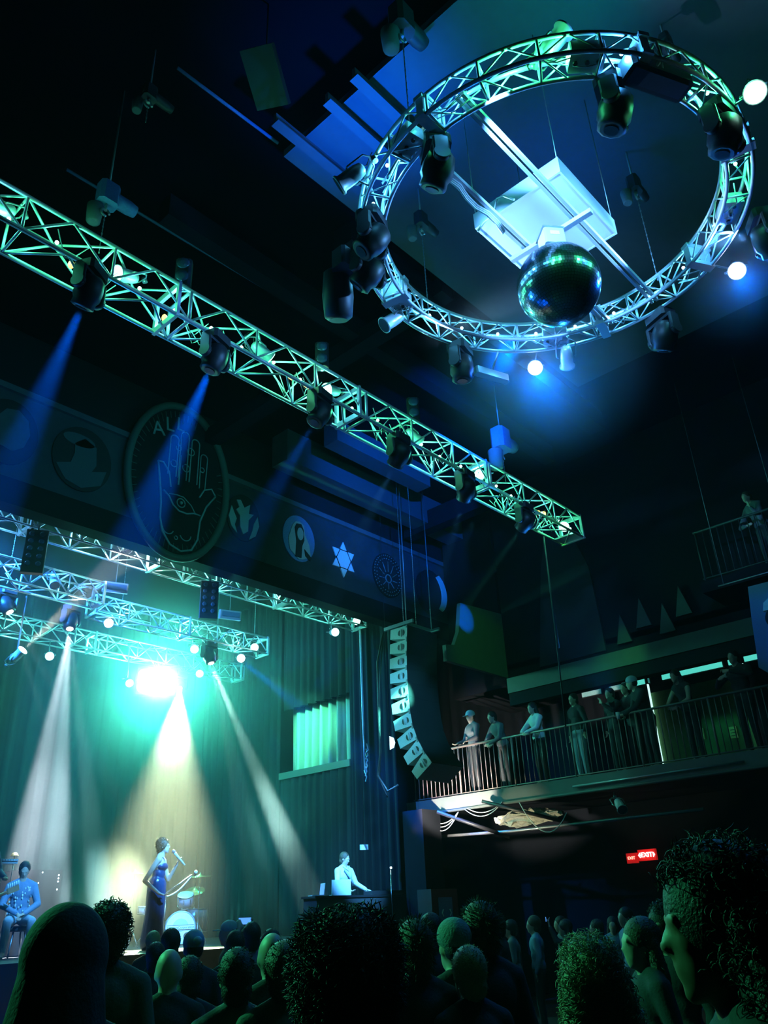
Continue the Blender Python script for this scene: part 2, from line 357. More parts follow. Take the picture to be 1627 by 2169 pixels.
# far left: seated figure
t = emb('round_emblem', 'dim round emblem with a seated curled figure, left of the large hand medallion', 'emblem', 5.56, 9.05)
plate(MB(), ell(5.56, 9.05, .55, .62)).build('board', M['embd'], t)
b = MB(); plate(b, [(5.1, 8.8), (5.35, 8.9), (5.4, 9.1), (5.38, 9.3), (5.55, 9.45), (5.78, 9.35), (5.82, 9.0), (5.75, 8.85), (6.02, 8.95), (5.95, 8.65), (5.6, 8.48), (5.3, 8.55)], 11.96, .02)
b.prism([(x, z) for x, z in ell(5.45, 9.38, .3, .12)], (0, 11.955, 0), U, V, (0, -.015, 0)); b.build('painted_figure', M['emblem2'], t)
t = emb('round_emblem', 'faint round emblem at the left end of the frieze', 'emblem', 4.25, 9.05)
plate(MB(), ell(4.25, 9.05, .5, .6)).build('board', M['embd'], t)
b = MB(); plate(b, ell(4.3, 9.1, .3, .4, 9), 11.96, .02); b.build('painted_figure', M['frieze'], t)
# dancing figure
t = emb('round_emblem', 'round emblem with a pale many armed dancing figure, right of the large hand medallion', 'emblem', 9.11, 9.11)
plate(MB(), ell(9.11, 9.08, .42, .52)).build('board', M['embd'], t)
b = MB()
plate(b, [(8.78, 9.25), (8.72, 9.0), (8.8, 8.8), (8.95, 8.68), (8.88, 8.85), (8.92, 9.0), (8.85, 9.12)], 11.96, .02)
plate(b, [(9.45, 9.2), (9.5, 9.0), (9.42, 8.75), (9.25, 8.62), (9.33, 8.85), (9.36, 9.0)], 11.96, .02)
plate(b, [(9.0, 9.45), (9.1, 9.3), (9.25, 9.42), (9.22, 9.2), (9.35, 9.22), (9.22, 9.05), (9.22, 8.8), (9.1, 8.7), (9.02, 8.85), (9.0, 9.1), (8.9, 9.2), (8.98, 9.28), (8.9, 9.42)], 11.96, .02)
b.build('painted_figure', M['emblem'], t)
# portrait
t = emb('round_emblem', 'blue round emblem with a long haired portrait, left of the white star', 'emblem', 10.62, 9.08)
plate(MB(), ell(10.62, 9.08, .46, .54)).build('board', M['emblue'], t)
b = MB(); plate(b, [(10.42, 9.35), (10.5, 9.45), (10.62, 9.48), (10.74, 9.42), (10.78, 9.2), (10.9, 9.0), (10.95, 8.72), (10.75, 8.62), (10.6, 8.58), (10.35, 8.75), (10.3, 9.0)], 11.96, .02); b.build('painted_hair', M['emblem'], t)
b = MB(); plate(b, [(10.47, 9.3), (10.52, 9.4), (10.65, 9.42), (10.72, 9.3), (10.74, 9.05), (10.68, 8.9), (10.66, 8.62), (10.5, 8.62), (10.52, 9.0)], 11.94, .02)
plate(b, [(10.75, 8.85), (10.95, 8.7), (10.92, 8.62), (10.78, 8.7)], 11.94, .02); b.build('painted_outline', M['embd'], t)
plate(MB(), ell(10.61, 9.17, .09, .15, 16) , 11.92, .015).build('painted_face', M['emblem'], t)
# star
t = emb('star_emblem', 'white six pointed star emblem on the frieze', 'emblem', 11.97, 8.97)
b = MB()
def tri(cx, cz, r, a0, sx=.9): return [(cx + sx * r * cos(a0 + k * 2 * pi / 3), cz + r * sin(a0 + k * 2 * pi / 3)) for k in range(3)]
for a0, yy in ((pi / 2, 11.985), (-pi / 2, 11.98)): plate(b, tri(11.97, 8.97, .44, a0), yy, .03)
b.build('board', M['star'], t)
b = MB()
for a0 in (pi / 2, -pi / 2):
    q = tri(11.97, 8.97, .44, a0)
    for k in range(3):
        p0, p1 = Vector(q[k]), Vector(q[(k + 1) % 3]); a_ = p0.lerp(p1, .3); c_ = p0.lerp(p1, .7)
        b.tube([(a_.x, 11.952, a_.y), (c_.x, 11.952, c_.y)], .012, 4)
b.build('interlace_line', M['embd'], t)
# wheel
t = emb('wheel_emblem', 'dim round emblem of dotted rings and spokes, right of the white star', 'emblem', 13.48, 8.99)
plate(MB(), ell(13.48, 8.99, .52, .56)).build('board', M['embd'], t)
b = MB()
for rr, n in ((.48, 40), (.40, 30)):
    for k in range(n):
        a = 2 * pi * k / n; b.ball((13.48 + rr * cos(a), 11.955, 8.99 + rr * 1.06 * sin(a)), .014, 6, 4)
b.build('dotted_ring', M['line'], t)
b = MB()
b.tube([(13.48 + .1 * cos(a * pi / 8), 11.955, 8.9 + .1 * sin(a * pi / 8)) for a in range(16)], .014, 5, closed=True)
for k in range(10):
    a = 2 * pi * k / 10 + .3; b.tube([(13.48 + .15 * cos(a), 11.955, 8.93 + .15 * sin(a)), (13.48 + .33 * cos(a), 11.955, 8.99 + .36 * sin(a))], .009, 4)
b.build('spoke_pattern', M['line'], t)
# crescent
t = emb('crescent_emblem', 'pale crescent moon emblem on a dark disc at the right end of the frieze', 'emblem', 15.1, 8.94)
plate(MB(), ell(15.05, 8.94, .55, .6), 11.99, .08).build('board', M['embd'], t)
cr = [(15.05 + .55 * cos(a), 8.94 + .58 * sin(a)) for a in [(-50 + 10 * k) * pi / 180 for k in range(12)]]
cr += [(14.85 + .58 * cos(a), 8.94 + .6 * sin(a)) for a in [(48 - 10 * k) * pi / 180 for k in range(10)]]
plate(MB(), cr, 11.9, .05).build('crescent', M['star'], t)
# large hand medallion
t = thing('hand_medallion', 'large oval medallion with an outlined open hand and an eye, centred on the frieze', 'medallion', (7.5, 11.85, 9.3))
cx, cz = 7.47, 9.32; RX, RZ = 1.1, 1.62
plate(MB(), ell(cx, cz, RX, RZ, 48), 11.99, .1).build('board', M['friezed'], t)
MB().tube([(x, 11.87, z) for x, z in ell(cx, cz, RX, RZ, 64)], .075, 8, closed=True).build('rim', M['gold'], t)
b = MB(); y = 11.87
def ln(pts, r=.016): b.tube([(x, y, z) for x, z in pts], r, 5)
def arc(x, z, r, a0, a1, n=10, sx=1): return [(x + sx * r * cos(radians(a0 + (a1 - a0) * i / n)), z + r * sin(radians(a0 + (a1 - a0) * i / n))) for i in range(n + 1)]
ln([(6.98, 9.55), (7.03, 9.3), (7.08, 9.0), (7.12, 8.7), (7.13, 8.4), (7.2, 8.15), (7.38, 7.93), (7.62, 7.86), (7.85, 7.95), (7.97, 8.2), (8.0, 8.6), (8.12, 8.95), (8.32, 9.25)], .024)
ln([(6.98, 9.55), (7.1, 9.56), (7.24, 9.4), (7.3, 9.1)], .018); ln([(8.32, 9.25), (8.22, 9.38), (8.05, 9.3), (7.95, 9.1)], .018)
for fx, fz in ((7.3, 10.15), (7.53, 10.32), (7.78, 10.25)):
    ln([(fx - .09, 9.35)] + arc(fx, fz, .09, 180, 0) + [(fx + .09, 9.35)], .014)
ln([(7.93, 9.3), (7.92, 9.95)] + arc(8.0, 10.0, .08, 180, 0) + [(8.06, 9.3)], .012)
for ax, az, rr in ((7.32, 9.62, .07), (7.6, 9.62, .08), (7.4, 10.0, .06), (7.68, 10.02, .08), (7.97, 9.72, .05), (7.5, 8.1, .035)): ln(arc(ax, az, rr, -200, 120, 14), .012)
ln([(7.46, 9.85), (7.46, 9.2)], .022)
ln(arc(7.32, 8.25, .12, 180, 340), .013); ln(arc(7.7, 8.22, .12, 200, 360), .013)
ln([(7.15, 8.98), (7.28, 8.9), (7.38, 8.75), (7.52, 8.66), (7.7, 8.66), (7.85, 8.72), (8.0, 8.72)], .018)
ln([(7.28, 8.95), (7.45, 8.98), (7.6, 8.98), (7.78, 8.86), (7.88, 8.73)], .012)
ln(arc(7.55, 8.84, .09, 0, 350, 14), .013)
b.build('hand_outline', M['line'], t)
b = MB(); b.ball((7.55, 11.86, 8.84), .035, 8, 6); b.build('eye', M['line'], t)
b = MB()
for k in range(60):
    a = 2 * pi * k / 60; r0, r1 = .80 + .05 * random.random(), .93
    if 0.4 < a < 1.2: continue
    b.tube([(cx + RX * r0 * cos(a), 11.885, cz + RZ * r0 * sin(a)), (cx + RX * r1 * cos(a), 11.885, cz + RZ * r1 * sin(a))], .008, 4)
b.build('ray_pattern', M['gold'], t)['kind'] = 'stuff'
for ch, x, z, rr in (('A', 6.92, 10.23, .25), ('L', 7.16, 10.42, .12), ('L', 7.4, 10.52, .0)):
    text(ch, .42, M['line'], 'lettering', t, frame(Vector((x, 11.87, z)), Vector((cos(rr), 0, sin(rr))), Vector((-sin(rr), 0, cos(rr))), Vector((0, -1, 0))), .008)

# ------------------------------------------------------------------ trusses
def braces_split(root, segs, m=M['alu'], name='brace', limit=98):
    for k, (a, b, r) in enumerate(segs[:limit]):
        MB().tube([a, b], r, 6).build(name, m, root)
    if segs[limit:]:
        g = MB()
        for a, b, r in segs[limit:]: g.tube([a, b], r, 6)
        g.build(name, m, root)['kind'] = 'stuff'
def box_truss(label, x0, x1, y, z, s, bay=1.0, rc=.025, rb=.0145, off=.04, plates=()):
    t = thing('lighting_truss', label, 'truss', ((x0 + x1) / 2, y + s / 2, z), 'straight lighting trusses')
    for yy in (y, y + s):
        for zz in (z, z + s): MB().tube([(x0, yy, zz), (x1, yy, zz)], rc, 10).build('chord', M['alu'], t)
    fr, bt, tp, rr = [], [], [], []
    x = x1
    while x > x0 - .01:
        w = .022 if abs(round((x1 - x) / bay) % 3) < .01 else .015
        fr.append(((x, y, z), (x, y, z + s), w)); bt.append(((x, y, z), (x, y + s, z), w)); rr.append(((x, y + s, z), (x, y + s, z + s), w)); tp.append(((x, y, z + s), (x, y + s, z + s), w))
        if x - bay > x0 - .01:
            m = x - bay / 2
            fr += [((x, y, z), (m, y, z + s), rb), ((m, y, z + s), (x - bay, y, z), rb)]
            bt += [((x, y + s, z), (m, y, z), rb), ((m, y, z), (x - bay, y + s, z), rb)]
            rr += [((x, y + s, z), (m, y + s, z + s), rb), ((m, y + s, z + s), (x - bay, y + s, z), rb)]
            tp += [((x, y, z + s), (m, y + s, z + s), rb), ((m, y + s, z + s), (x - bay, y, z + s), rb)]
        x -= bay
    braces_split(t, fr + bt + rr + tp)
    for px in plates:
        b = MB(); w = .05
        for (a, c) in (((px - .02, y - .03, z - .03), (px + .02, y + s + .03, z + w)), ((px - .02, y - .03, z + s - w), (px + .02, y + s + .03, z + s + .03)),
                       ((px - .02, y - .03, z + w), (px + .02, y + w - .03, z + s - w)), ((px - .02, y + s - w + .03, z + w), (px + .02, y + s + .03, z + s - w))): b.box(a, c)
        b.build('end_plate', M['alu'], t)
    return t
T1 = box_truss('long front truss lit green, hanging over the audience', 1.07, 13.07, 6.54, 8.0, .45, plates=(13.04, 9.96, 6.92, 3.9))
MB().box((12.72, 6.52, 7.99), (13.1, 7.01, 8.02)).build('end_tray', M['alu'], T1)
T2 = box_truss('stage truss lit cyan, just below the painted frieze', 3.75, 13.76, 13.0, 8.03, .45, .835, .02, .014, plates=(13.74, 11.2, 7.9, 5.3))
T3 = box_truss('short stage truss lit blue at the left, behind the frieze truss', 3.6, 7.3, 13.9, 7.33, .42, .74, .02, .014, plates=(7.28,))
T4 = box_truss('stage truss ending above the blue beam, right of the cyan glow', 7.6, 12.18, 14.8, 7.45, .4, .76, .02, .014, plates=(12.15, 9.9))
T5 = box_truss('rearmost stage truss behind the bright cyan glow', 5.2, 13.4, 17.3, 7.55, .4, .82, .02, .014, plates=(13.3, 9.0))
# hanging steels for each truss
def chain(root, x, y, z0, z1=11.2, r=.012):
    b = MB(); n = int((z1 - z0) / .05)
    b.tube([(x, y, z0), (x, y, z1)], r * .45, 5)
    for k in range(n):
        b.ball((x, y, z0 + (k + .5) * (z1 - z0) / n), (r, r * .5, .02) if k % 2 else (r * .5, r, .02), 5, 4)
    return b.build('chain', M['steel'], root)
def hoist(name, label, x, y, zb, z0, big=1.0, m='grey'):
    t = thing(name, label, 'hoist', (x, y, z0), 'chain hoists')
    MB().bbox((x, y, zb), (.3 * big, .24 * big, .36 * big), bev=.05 * big).build('motor', M[m], t)
    MB().lathe([(.09 * big, -.2), (.11 * big, -.1), (.11 * big, .1), (.09 * big, .2)], (x + .2 * big, y, zb), (1, 0, 0), 14).build('motor_cover', M[m], t)
    MB().lathe([(.05, 0), (.1 * big, .02), (.12 * big, .32 * big), (.1 * big, .34 * big)], (x - .08, y + .1, zb - .52 * big), (0, 0, 1), 12).build('chain_bag', M['cloth2'], t)
    b = MB(); b.tube([(x, y, zb - .18 * big), (x, y, zb - .3 * big)], .02); b.tube([(x + .05 * cos(a / 3), y, zb - .34 * big + .05 * sin(a / 3)) for a in range(0, 16)], .014, 6); b.build('hook', M['steel'], t)
    chain(t, x, y, z0, zb - .38 * big)
    MB().tube([(x, y, zb + .18 * big), (x, y, 11.2)], .012, 6).build('suspension_cable', M['steel'], t)
    return t
hoist('chain_hoist', 'chain hoist with blue light put into its paint, above the green truss near the left edge', 2.98, 6.75, 9.35, 8.45, .8, 'emblue')  # motor is coloured blue in place of blue light
hoist('chain_hoist', 'bagged chain hoist with blue light put into its paint, above the right part of the green truss', 10.87, 6.75, 9.35, 8.45, 1.15, 'emblue')  # same blue tint for light on the motor
hoist('chain_hoist', 'small hoist high above the left side of the ring truss', 4.35, 3.3, 10.35, 8.28, .9, 'dark')
hoist('chain_hoist', 'dark hoist seen inside the ring, left of the mirror ball', 6.3, 4.72, 9.9, 8.3, .6, 'dark')
hoist('chain_hoist', 'dark hoist seen inside the ring, right of the mirror ball', 7.78, 2.4, 9.9, 8.3, .6, 'dark')
hoist('chain_hoist', 'small dark hoist glinting in the dark ceiling at upper left', 2.95, 6.0, 10.4, 9.9, .55, 'dark')
hoist('chain_hoist', 'small dark hoist in the ceiling above the right of the ring', 6.5, 1.3, 10.2, 9.8, .5, 'dark')
b = MB().bbox((3.55, 4.6, 9.9), (.6, .42, .06), Euler((.35, .5, .5)).to_matrix()); b.tube([(3.55, 4.6, 9.9), (3.55, 4.6, 11.2)], .01, 5)
solo('ceiling_panel', b, M['black'], 'small dim panel hanging in the dark ceiling at upper left', 'panel', (3.55, 4.6, 9.9))
for (x, y) in ((5.4, 13.2), (12.6, 13.2)): chain(T2, x, y, 8.5)
for (x, y) in ((5.5, 14.1), ): chain(T3, x, y, 7.8)
for (x, y) in ((8.3, 15.0), (11.9, 15.0)): chain(T4, x, y, 7.9)
for (x, y) in ((6.3, 17.5), (12.6, 17.5)): chain(T5, x, y, 8.0)
for (x, y, l) in ((12.93, 11.0, 'thin hanging cable left of two above the speaker hang'), (13.8, 11.0, 'thin hanging cable right of two above the speaker hang')):
    solo('hanging_cable', MB().tube([(x, y, 7.3), (x, y, 11.2)], .012, 6), M['steel'], l, 'cable', (x, y, 7.3), 'cables over the speaker hang')

# ring truss
RC = (5.92, 2.775); RI, RO = 1.747, 1.984; RZ0, RZ1 = 8.0, 8.24
t = RT = thing('ring_truss', 'circular lighting truss lit blue and green, hanging over the audience around the mirror ball', 'truss', (RC[0], RC[1], RZ0))
def rp(r, a, z): return (RC[0] + r * cos(a), RC[1] + r * sin(a), z)
for r, z in ((RI, RZ0), (RO, RZ0), (RI, RZ1), (RO, RZ1)):
    MB().tube([rp(r, 2 * pi * k / 96, z) for k in range(96)], .021, 8, closed=True).build('chord', M['alu'], t)
segs = []; NB = 24
for k in range(NB):
    a = 2 * pi * k / NB; m_ = 2 * pi * (k + .5) / NB; n_ = 2 * pi * (k + 1) / NB
    segs += [(rp(RI, a, RZ0), rp(RO, a, RZ0), .014), (rp(RO, a, RZ0), rp(RO, a, RZ1), .014), (rp(RI, a, RZ0), rp(RI, a, RZ1), .014)]
    segs += [(rp(RO, a, RZ0), rp(RO, m_, RZ1), .009), (rp(RO, m_, RZ1), rp(RO, n_, RZ0), .009)]
for k in range(NB):
    a = 2 * pi * k / NB; m_ = 2 * pi * (k + .5) / NB; n_ = 2 * pi * (k + 1) / NB
    segs += [(rp(RI, a, RZ0), rp(RI, m_, RZ1), .009), (rp(RI, m_, RZ1), rp(RI, n_, RZ0), .009), (rp(RI, a, RZ1), rp(RO, a, RZ1), .012), (rp(RI, a, RZ1), rp(RO, n_, RZ1), .009), (rp(RI, m_, RZ0), rp(RO, a, RZ0), .008)]
braces_split(t, segs)
for a in [radians(k) for k in (12, 102, 178, 236, 282, 330)]:
    b = MB(); u = Vector((cos(a), sin(a), 0)); v = Vector((-sin(a), cos(a), 0)); o_ = Vector((RC[0], RC[1], 0))
    for z in (RZ0 - .02, RZ1 - .03): b.prism([(RI - .04, z), (RO + .04, z), (RO + .04, z + .05), (RI - .04, z + .05)], o_ - v * .05, u, (0, 0, 1), v * .1)
    for r in (RI - .02, RO - .05): b.prism([(r, RZ0), (r + .07, RZ0), (r + .07, RZ1), (r, RZ1)], o_ - v * .04, u, (0, 0, 1), v * .08)
    b.build('joint_plate', M['alu'], t)
# bars crossing the ring
for (y, lb) in ((2.50, 'double metal bar crossing the ring truss, nearer the top of the ring'), (3.09, 'double metal bar crossing the ring truss with cable strapped along it')):
    hw = sqrt(RI ** 2 - (y - RC[1]) ** 2)
    b = thing('cross_bar', lb, 'bar', (RC[0], y, 8.06), 'bars across the ring')
    for dy in (-.03, .03): MB().bbox((RC[0], y + dy, 8.07), (2 * hw + .3, .032, .05)).build('channel', M['alu'], b)
    if y > 3:
        pts = [(4.3 + k * .16, y + .02 * sin(k * 1.7), 8.03 - .012 * abs(sin(k))) for k in range(9)]
        for q in range(3): MB().tube([(p[0], p[1] + q * .012, p[2] - q * .01) for p in pts], .012, 6).build('strapped_cable', M['cablel'], b)
cbx = thing('motor_bar', 'short metal bar across the two long bars carrying the mirror ball motor', 'bar', (5.96, 2.8, 8.0))
MB().bbox((5.97, 2.8, 8.0), (.06, .98, .05)).build('channel', M['alu'], cbx)
# tray above
t = thing('ceiling_tray', 'large shiny square aluminium box above the mirror ball', 'box', (6.1, 2.92, 8.3))
b = MB(); X0, X1, Y0, Y1 = 5.58, 6.72, 2.4, 3.43
b.box((X0, Y0, 8.3), (X1, Y1, 8.315)); b.build('bottom_plate', M['plate'], t)
b = MB(); b.box((X0 - .02, Y0 - .02, 8.29), (X1 + .02, Y0, 8.5)); b.box((X0 - .02, Y1, 8.29), (X1 + .02, Y1 + .02, 8.5)); b.box((X0 - .02, Y0, 8.29), (X0, Y1, 8.5)); b.box((X1, Y0, 8.29), (X1 + .02, Y1, 8.5)); b.build('side_wall', M['plate'], t)
b = MB()
for (px, py) in ((X0, Y0), (X1, Y0), (X0, Y1), (X1, Y1)): b.tube([(px, py, 8.48), (px, py, 11.2)], .006, 5)
b.build('suspension_wire', M['steel'], t)
b = MB().tube([(5.5, 2.9, 8.25), (5.47, 3.0, 8.36), (5.5, 3.1, 8.42), (5.55, 3.2, 8.3), (5.5, 3.3, 8.22), (5.45, 3.35, 8.1)], .012, 6); b.build('cable', M['cablel'], t)
# mirror ball
BZ = 7.29; BR = .415
t = thing('mirror_ball', 'large mirror ball hanging inside the ring truss', 'mirror ball', (5.92, 2.78, BZ))
b = MB(); rings = 44
for i in range(rings):
    t0 = pi * i / rings; t1 = pi * (i + 1) / rings; tm = (t0 + t1) / 2; n = max(4, int(2 * pi * sin(tm) / (pi / rings)))
    for j in range(n):
        a0 = 2 * pi * j / n; a1 = 2 * pi * (j + .93) / n; t1_ = t0 + (t1 - t0) * .93
        am = (a0 + a1) / 2; nn = Vector((sin(tm) * cos(am), sin(tm) * sin(am), cos(tm)))
        q = Vector((random.gauss(0, 1), random.gauss(0, 1), random.gauss(0, 1))) * .012
        cen = nn * BR; nt_ = (nn + q).normalized()
        vs = []
        for (tt, aa) in ((t0, a0), (t1_, a0), (t1_, a1), (t0, a1)):
            p = Vector((sin(tt) * cos(aa), sin(tt) * sin(aa), cos(tt))) * BR
            p = p - nt_ * (p - cen).dot(nt_) + nn * .003; vs.append(p + Vector((5.92, 2.78, BZ)))
        b.add(vs, [(0, 1, 2, 3)])
b.build('mirror_tiles', M['mirror'], t)
MB().ball((5.92, 2.78, BZ), BR - .004, 40, 24).build('core', M['black'], t)
MB().lathe([(.09, 0), (.09, .04), (.03, .05), (.03, .12), (.02, .12), (.02, .3)], (5.92, 2.78, BZ + BR - .02), (0, 0, 1), 16).build('hanger', M['steel'], t)
t = thing('ball_motor', 'small motor box with a white label above the mirror ball', 'motor', (5.94, 2.78, 7.86))
MB().bbox((5.94, 2.78, 7.88), (.22, .22, .2), Euler((0, 0, -.7)).to_matrix(), .015).build('housing', M['plate'], t)
rz = Euler((0, 0, -.7)).to_matrix()
MB().bbox(Vector((5.94, 2.78, 7.91)) + rz @ Vector((0, -.112, 0)), (.1, .004, .05), rz).build('label_plate', M['white'], t)
b = MB().bbox((5.94, 2.78, 7.985), (.25, .25, .012), rz); b.build('lid', M['steel'], t)

# ------------------------------------------------------------------ fixtures
def proto_mover():
    t = thing('moving_head_light', 'x', 'stage light', (0, 0, 0), 'moving head lights')
    # hangs from z=0 downward
    b = MB().bbox((0, 0, -.07), (.42, .32, .15), bev=.04); b.build('base', M['dark'], t)
    b = MB()
    for x in (-.11, .11): b.lathe([(.03, 0), (.045, .015), (.045, .05), (.03, .065)], (x, 0, -.03), (0, 1, 0), 10)
    for x in (-.11, .11): b.tube([(x, 0, -.02), (x, 0, .03)], .02, 8)
    b.build('clamp', M['dark'], t)
    b = MB(); b.bbox((0, 0, -.17), (.54, .18, .05), bev=.02)
    for x in (-.245, .245): b.bbox((x, 0, -.31), (.06, .2, .3), bev=.02); b.lathe([(.1, -.035), (.1, .035)], (x, 0, -.42), (1, 0, 0), 14)
    b.build('yoke', M['dark'], t)
    h = MB().lathe([(.10, .24), (.17, .18), (.20, .04), (.20, -.08), (.165, -.14), (.17, -.22), (.13, -.24)], (0, 0, -.42), (0, 0, 1), 10).build('head', M['black'], t, pivot=(0, 0, -.42))
    MB().lathe([(.085, 0), (.085, .012)], (0, 0, -.672), (0, 0, 1), 16).build('lens', M['lensd'], h)
    return t
mov = proto_mover()
# (position, turn, target, label, [(target, power, colour, spread, blend)], lens material)
W1 = (.6, .88, 1.0)
MOVES = [
 ((2.84, 6.54, 7.98), .5, (2.74, 10.72, 1.34), 'dark moving head light with a blue beam, first from the left under the green truss', [(None, 170000, BLUE, 16, .7)], 'lensd'),
 ((4.46, 6.54, 7.98), .3, (3.24, 8.09, 1.34), 'dark moving head light with a blue beam, second from the left under the green truss', [(None, 180000, BLUE, 16, .7)], 'lensd'),
 ((6.16, 6.54, 7.98), .2, (3.34, 7.55, 1.34), 'dark moving head light, third from the left under the green truss', [(None, 36000, BLUE, 14, .8), ((6.4, 13.6, 2.1), 7000, SKY, 9, .5)], 'lensd'),
 ((7.74, 6.54, 7.98), 0, (9.1, 13.6, 1.9), 'dark moving head light, fourth from the left under the green truss', [(None, 20000, SKY, 14, .6)], 'lensd'),
 ((9.33, 6.54, 7.98), .1, (12.8, 12.8, 2.2), 'dark moving head light, fifth from the left under the green truss', [(None, 22000, SKY, 11, .7)], 'lensd'),
 ((11.01, 6.54, 7.98), 0, (12.05, 10.5, 5.5), 'dark moving head light, nearest the right end of the green truss', [(None, 26000, (.12, 1, .75), 7, .9)], 'lensd'),
 ((4.25, 2.95, 8.0), .9, (5, 6, 3), 'large dark moving head light on the upper left of the ring truss', [], 'lensd'),
 ((4.85, 1.5, 8.0), .3, (4.9, 2.6, 5), 'dark moving head light at the top of the ring truss', [], 'lensd'),
 ((5.75, .92, 8.0), -.2, (6, 2, 5), 'dark moving head light at the upper right of the ring truss', [], 'lensd'),
 ((7.42, 1.12, 8.1), .6, (10, 1, 5), 'dark moving head light on the right side of the ring truss', [], 'lensd'),
 ((8.0, 2.55, 8.0), 1.2, (9, 4, 5), 'dark moving head light below the lower right of the ring truss', [], 'lensd'),
 ((6.75, 4.62, 8.0), .2, (7, 5, 4), 'blue grey moving head light below the bottom of the ring truss', [], 'lensd'),
 ((4.75, 4.3, 8.0), 0, (4, 7, 5), 'dark moving head light on the left side of the ring truss, lower of two', [], 'lensd'),
 ((4.45, 3.95, 8.0), .3, (3.5, 5, 6), 'dark moving head light on the left side of the ring truss, upper of two', [], 'lensd'),
 ((7.21, 15.0, 7.55), .3, (7.0, 14, 3.0), 'moving head light on the stage throwing white beams at the left', [((6.50, 14, 2.75), 70000, (.74, .88, 1.0), 8, .7), ((7.02, 14, 2.75), 70000, (.64, .9, 1.0), 7.5, .5), ((7.55, 14, 3.68), 15000, (.45, .95, .95), 6, .5)], 'lensw'),
 ((5.89, 15.0, 7.58), .1, (7.1, 14, 5.0), 'moving head light at the left edge throwing thin white beams', [((7.1, 14, 5.0), 9000, (.45, .95, 1), 4, .5), ((6.9, 14, 4.2), 8000, (.45, .95, 1), 4, .5)], 'lensw'),
 ((10.61, 15.0, 7.47), .1, (11.4, 14, 3.0), 'moving head light on the stage throwing teal beams, right of the cyan glow', [((10.65, 14, 4.33), 14000, (.45, 1, .85), 4, .5), ((12.25, 14, 3.0), 42000, (.55, 1, .9), 8, .6), ((11.4, 14, 3.0), 14000, (.35, 1, .85), 5, .6)], 'lensw'),
 ((11.46, 17.4, 7.42), .1, (8.25, 12.7, 2.3), 'moving head light throwing the warm beam onto the singer', [(None, 62000, (.88, 1.0, .58), 20, .8)], 'lensw')]
for k_, (loc, yaw, tg, lab, beams, lm) in enumerate(MOVES):
    o = mov if k_ == 0 else copy_tree(mov)
    o.location = loc; o.rotation_euler = (0, 0, yaw); o.scale = (.75, .75, .75); o['label'] = lab
    pv = Vector(loc) + Vector((0, 0, -.315)); d = (Vector(tg) - pv).normalized()
    ld = Euler((0, 0, yaw)).to_matrix().transposed() @ d
    for c in kids(o):
        if c.name.startswith('head'):
            c.rotation_euler = ld.to_track_quat('-Z', 'Y').to_euler()
            for l_ in kids(c):
                if k_ == 0: LENS0 = True
                l_.material_slots[0].link = 'OBJECT'; l_.material_slots[0].material = M[lm]
    for (t2, pw, col, sz, bl) in beams:
        src = pv + d * .21; light('SPOT', src, t2 or tg, pw, col, sz, bl, .04)

# par cans
def proto_par(mlens):
    t = thing('par_can', 'x', 'stage light', (0, 0, 0), 'par can lights')
    MB().lathe([(.03, .16), (.06, .14), (.075, .08), (.08, 0), (.08, -.1), (.1, -.12), (.1, -.14)], (0, 0, 0), (0, 0, 1), 18).build('can', M['alu'], t)
    b = MB(); b.tube([(-.1, 0, 0), (-.12, 0, .02), (-.12, 0, .2), (-.06, 0, .25), (.06, 0, .25), (.12, 0, .2), (.12, 0, .02), (.1, 0, 0)], .009, 6); b.lathe([(.03, -.03), (.03, .03)], (0, 0, .28), (0, 1, 0), 8); b.build('yoke', M['steel'], t)
    MB().lathe([(.088, -.13), (.088, -.145)], (0, 0, 0), (0, 0, 1), 18).build('lens', mlens, t)
    MB().tube([(0, .02, .15), (.05, .06, .2), (.02, .1, .28), (-.04, .05, .3)], .006, 5).build('power_cable', M['cable'], t)
    return t
def aim(o, loc, target, lab):
    o.location = loc; o['label'] = lab
    d = Vector(target) - Vector(loc); o.rotation_euler = d.to_track_quat('-Z', 'Y').to_euler()
def lampset(mlens, items, energy, col, spot=150, place=True):
    p = proto_par(mlens)
    for k, (loc, tg, lab) in enumerate(items):
        o = p if k == 0 else copy_tree(p)
        aim(o, loc, tg, lab)
        if energy:
            d = (Vector(tg) - Vector(loc)).normalized()
            light('SPOT', Vector(loc) + d * .17, Vector(loc) + d, energy, col, spot, .5, .05)
# green cans inside the audience truss: each lights the tubes around it
lampset(M['lensg'], [((x, 6.78, 8.38), (x + dx, 6.66, 8.0), lab) for x, dx, lab in (
    (3.35, -.8, 'green lit par can inside the green truss between the first and second moving heads'),
    (5.35, .9, 'green lit par can inside the green truss between the second and third moving heads'),
    (6.62, -.9, 'bright green white par can in the middle of the green truss'),
    (8.4, .9, 'green lit par can inside the green truss right of its middle'),
    (10.2, -.9, 'green lit par can inside the green truss between the two right moving heads'))], 8, (.10, 1.0, .45), 165)
lampset(M['lensg'], [((12.72, 6.75, 8.2), (11.9, 6.2, 7.7), 'bright green white par can at the right end of the green truss'),
                     ((1.9, 6.78, 8.35), (1.0, 6.7, 8.0), 'green lit par can at the left end of the green truss')], 8, (.10, 1.0, .45), 165)
for k in range(24):   # added row of small lamps that brightens the truss from inside
    x = 1.5 + k * .5; light('POINT', (x, 6.72 + .04 * (k % 2), 8.2), None, 7.5, (.06, 1.0, .42) if k % 5 else (.1, .7, 1), rad=.03)
    MB().ball((x, 6.72 + .04 * (k % 2), 8.25), .022, 8, 6).build('added_lamp', M['lensg'], T1)
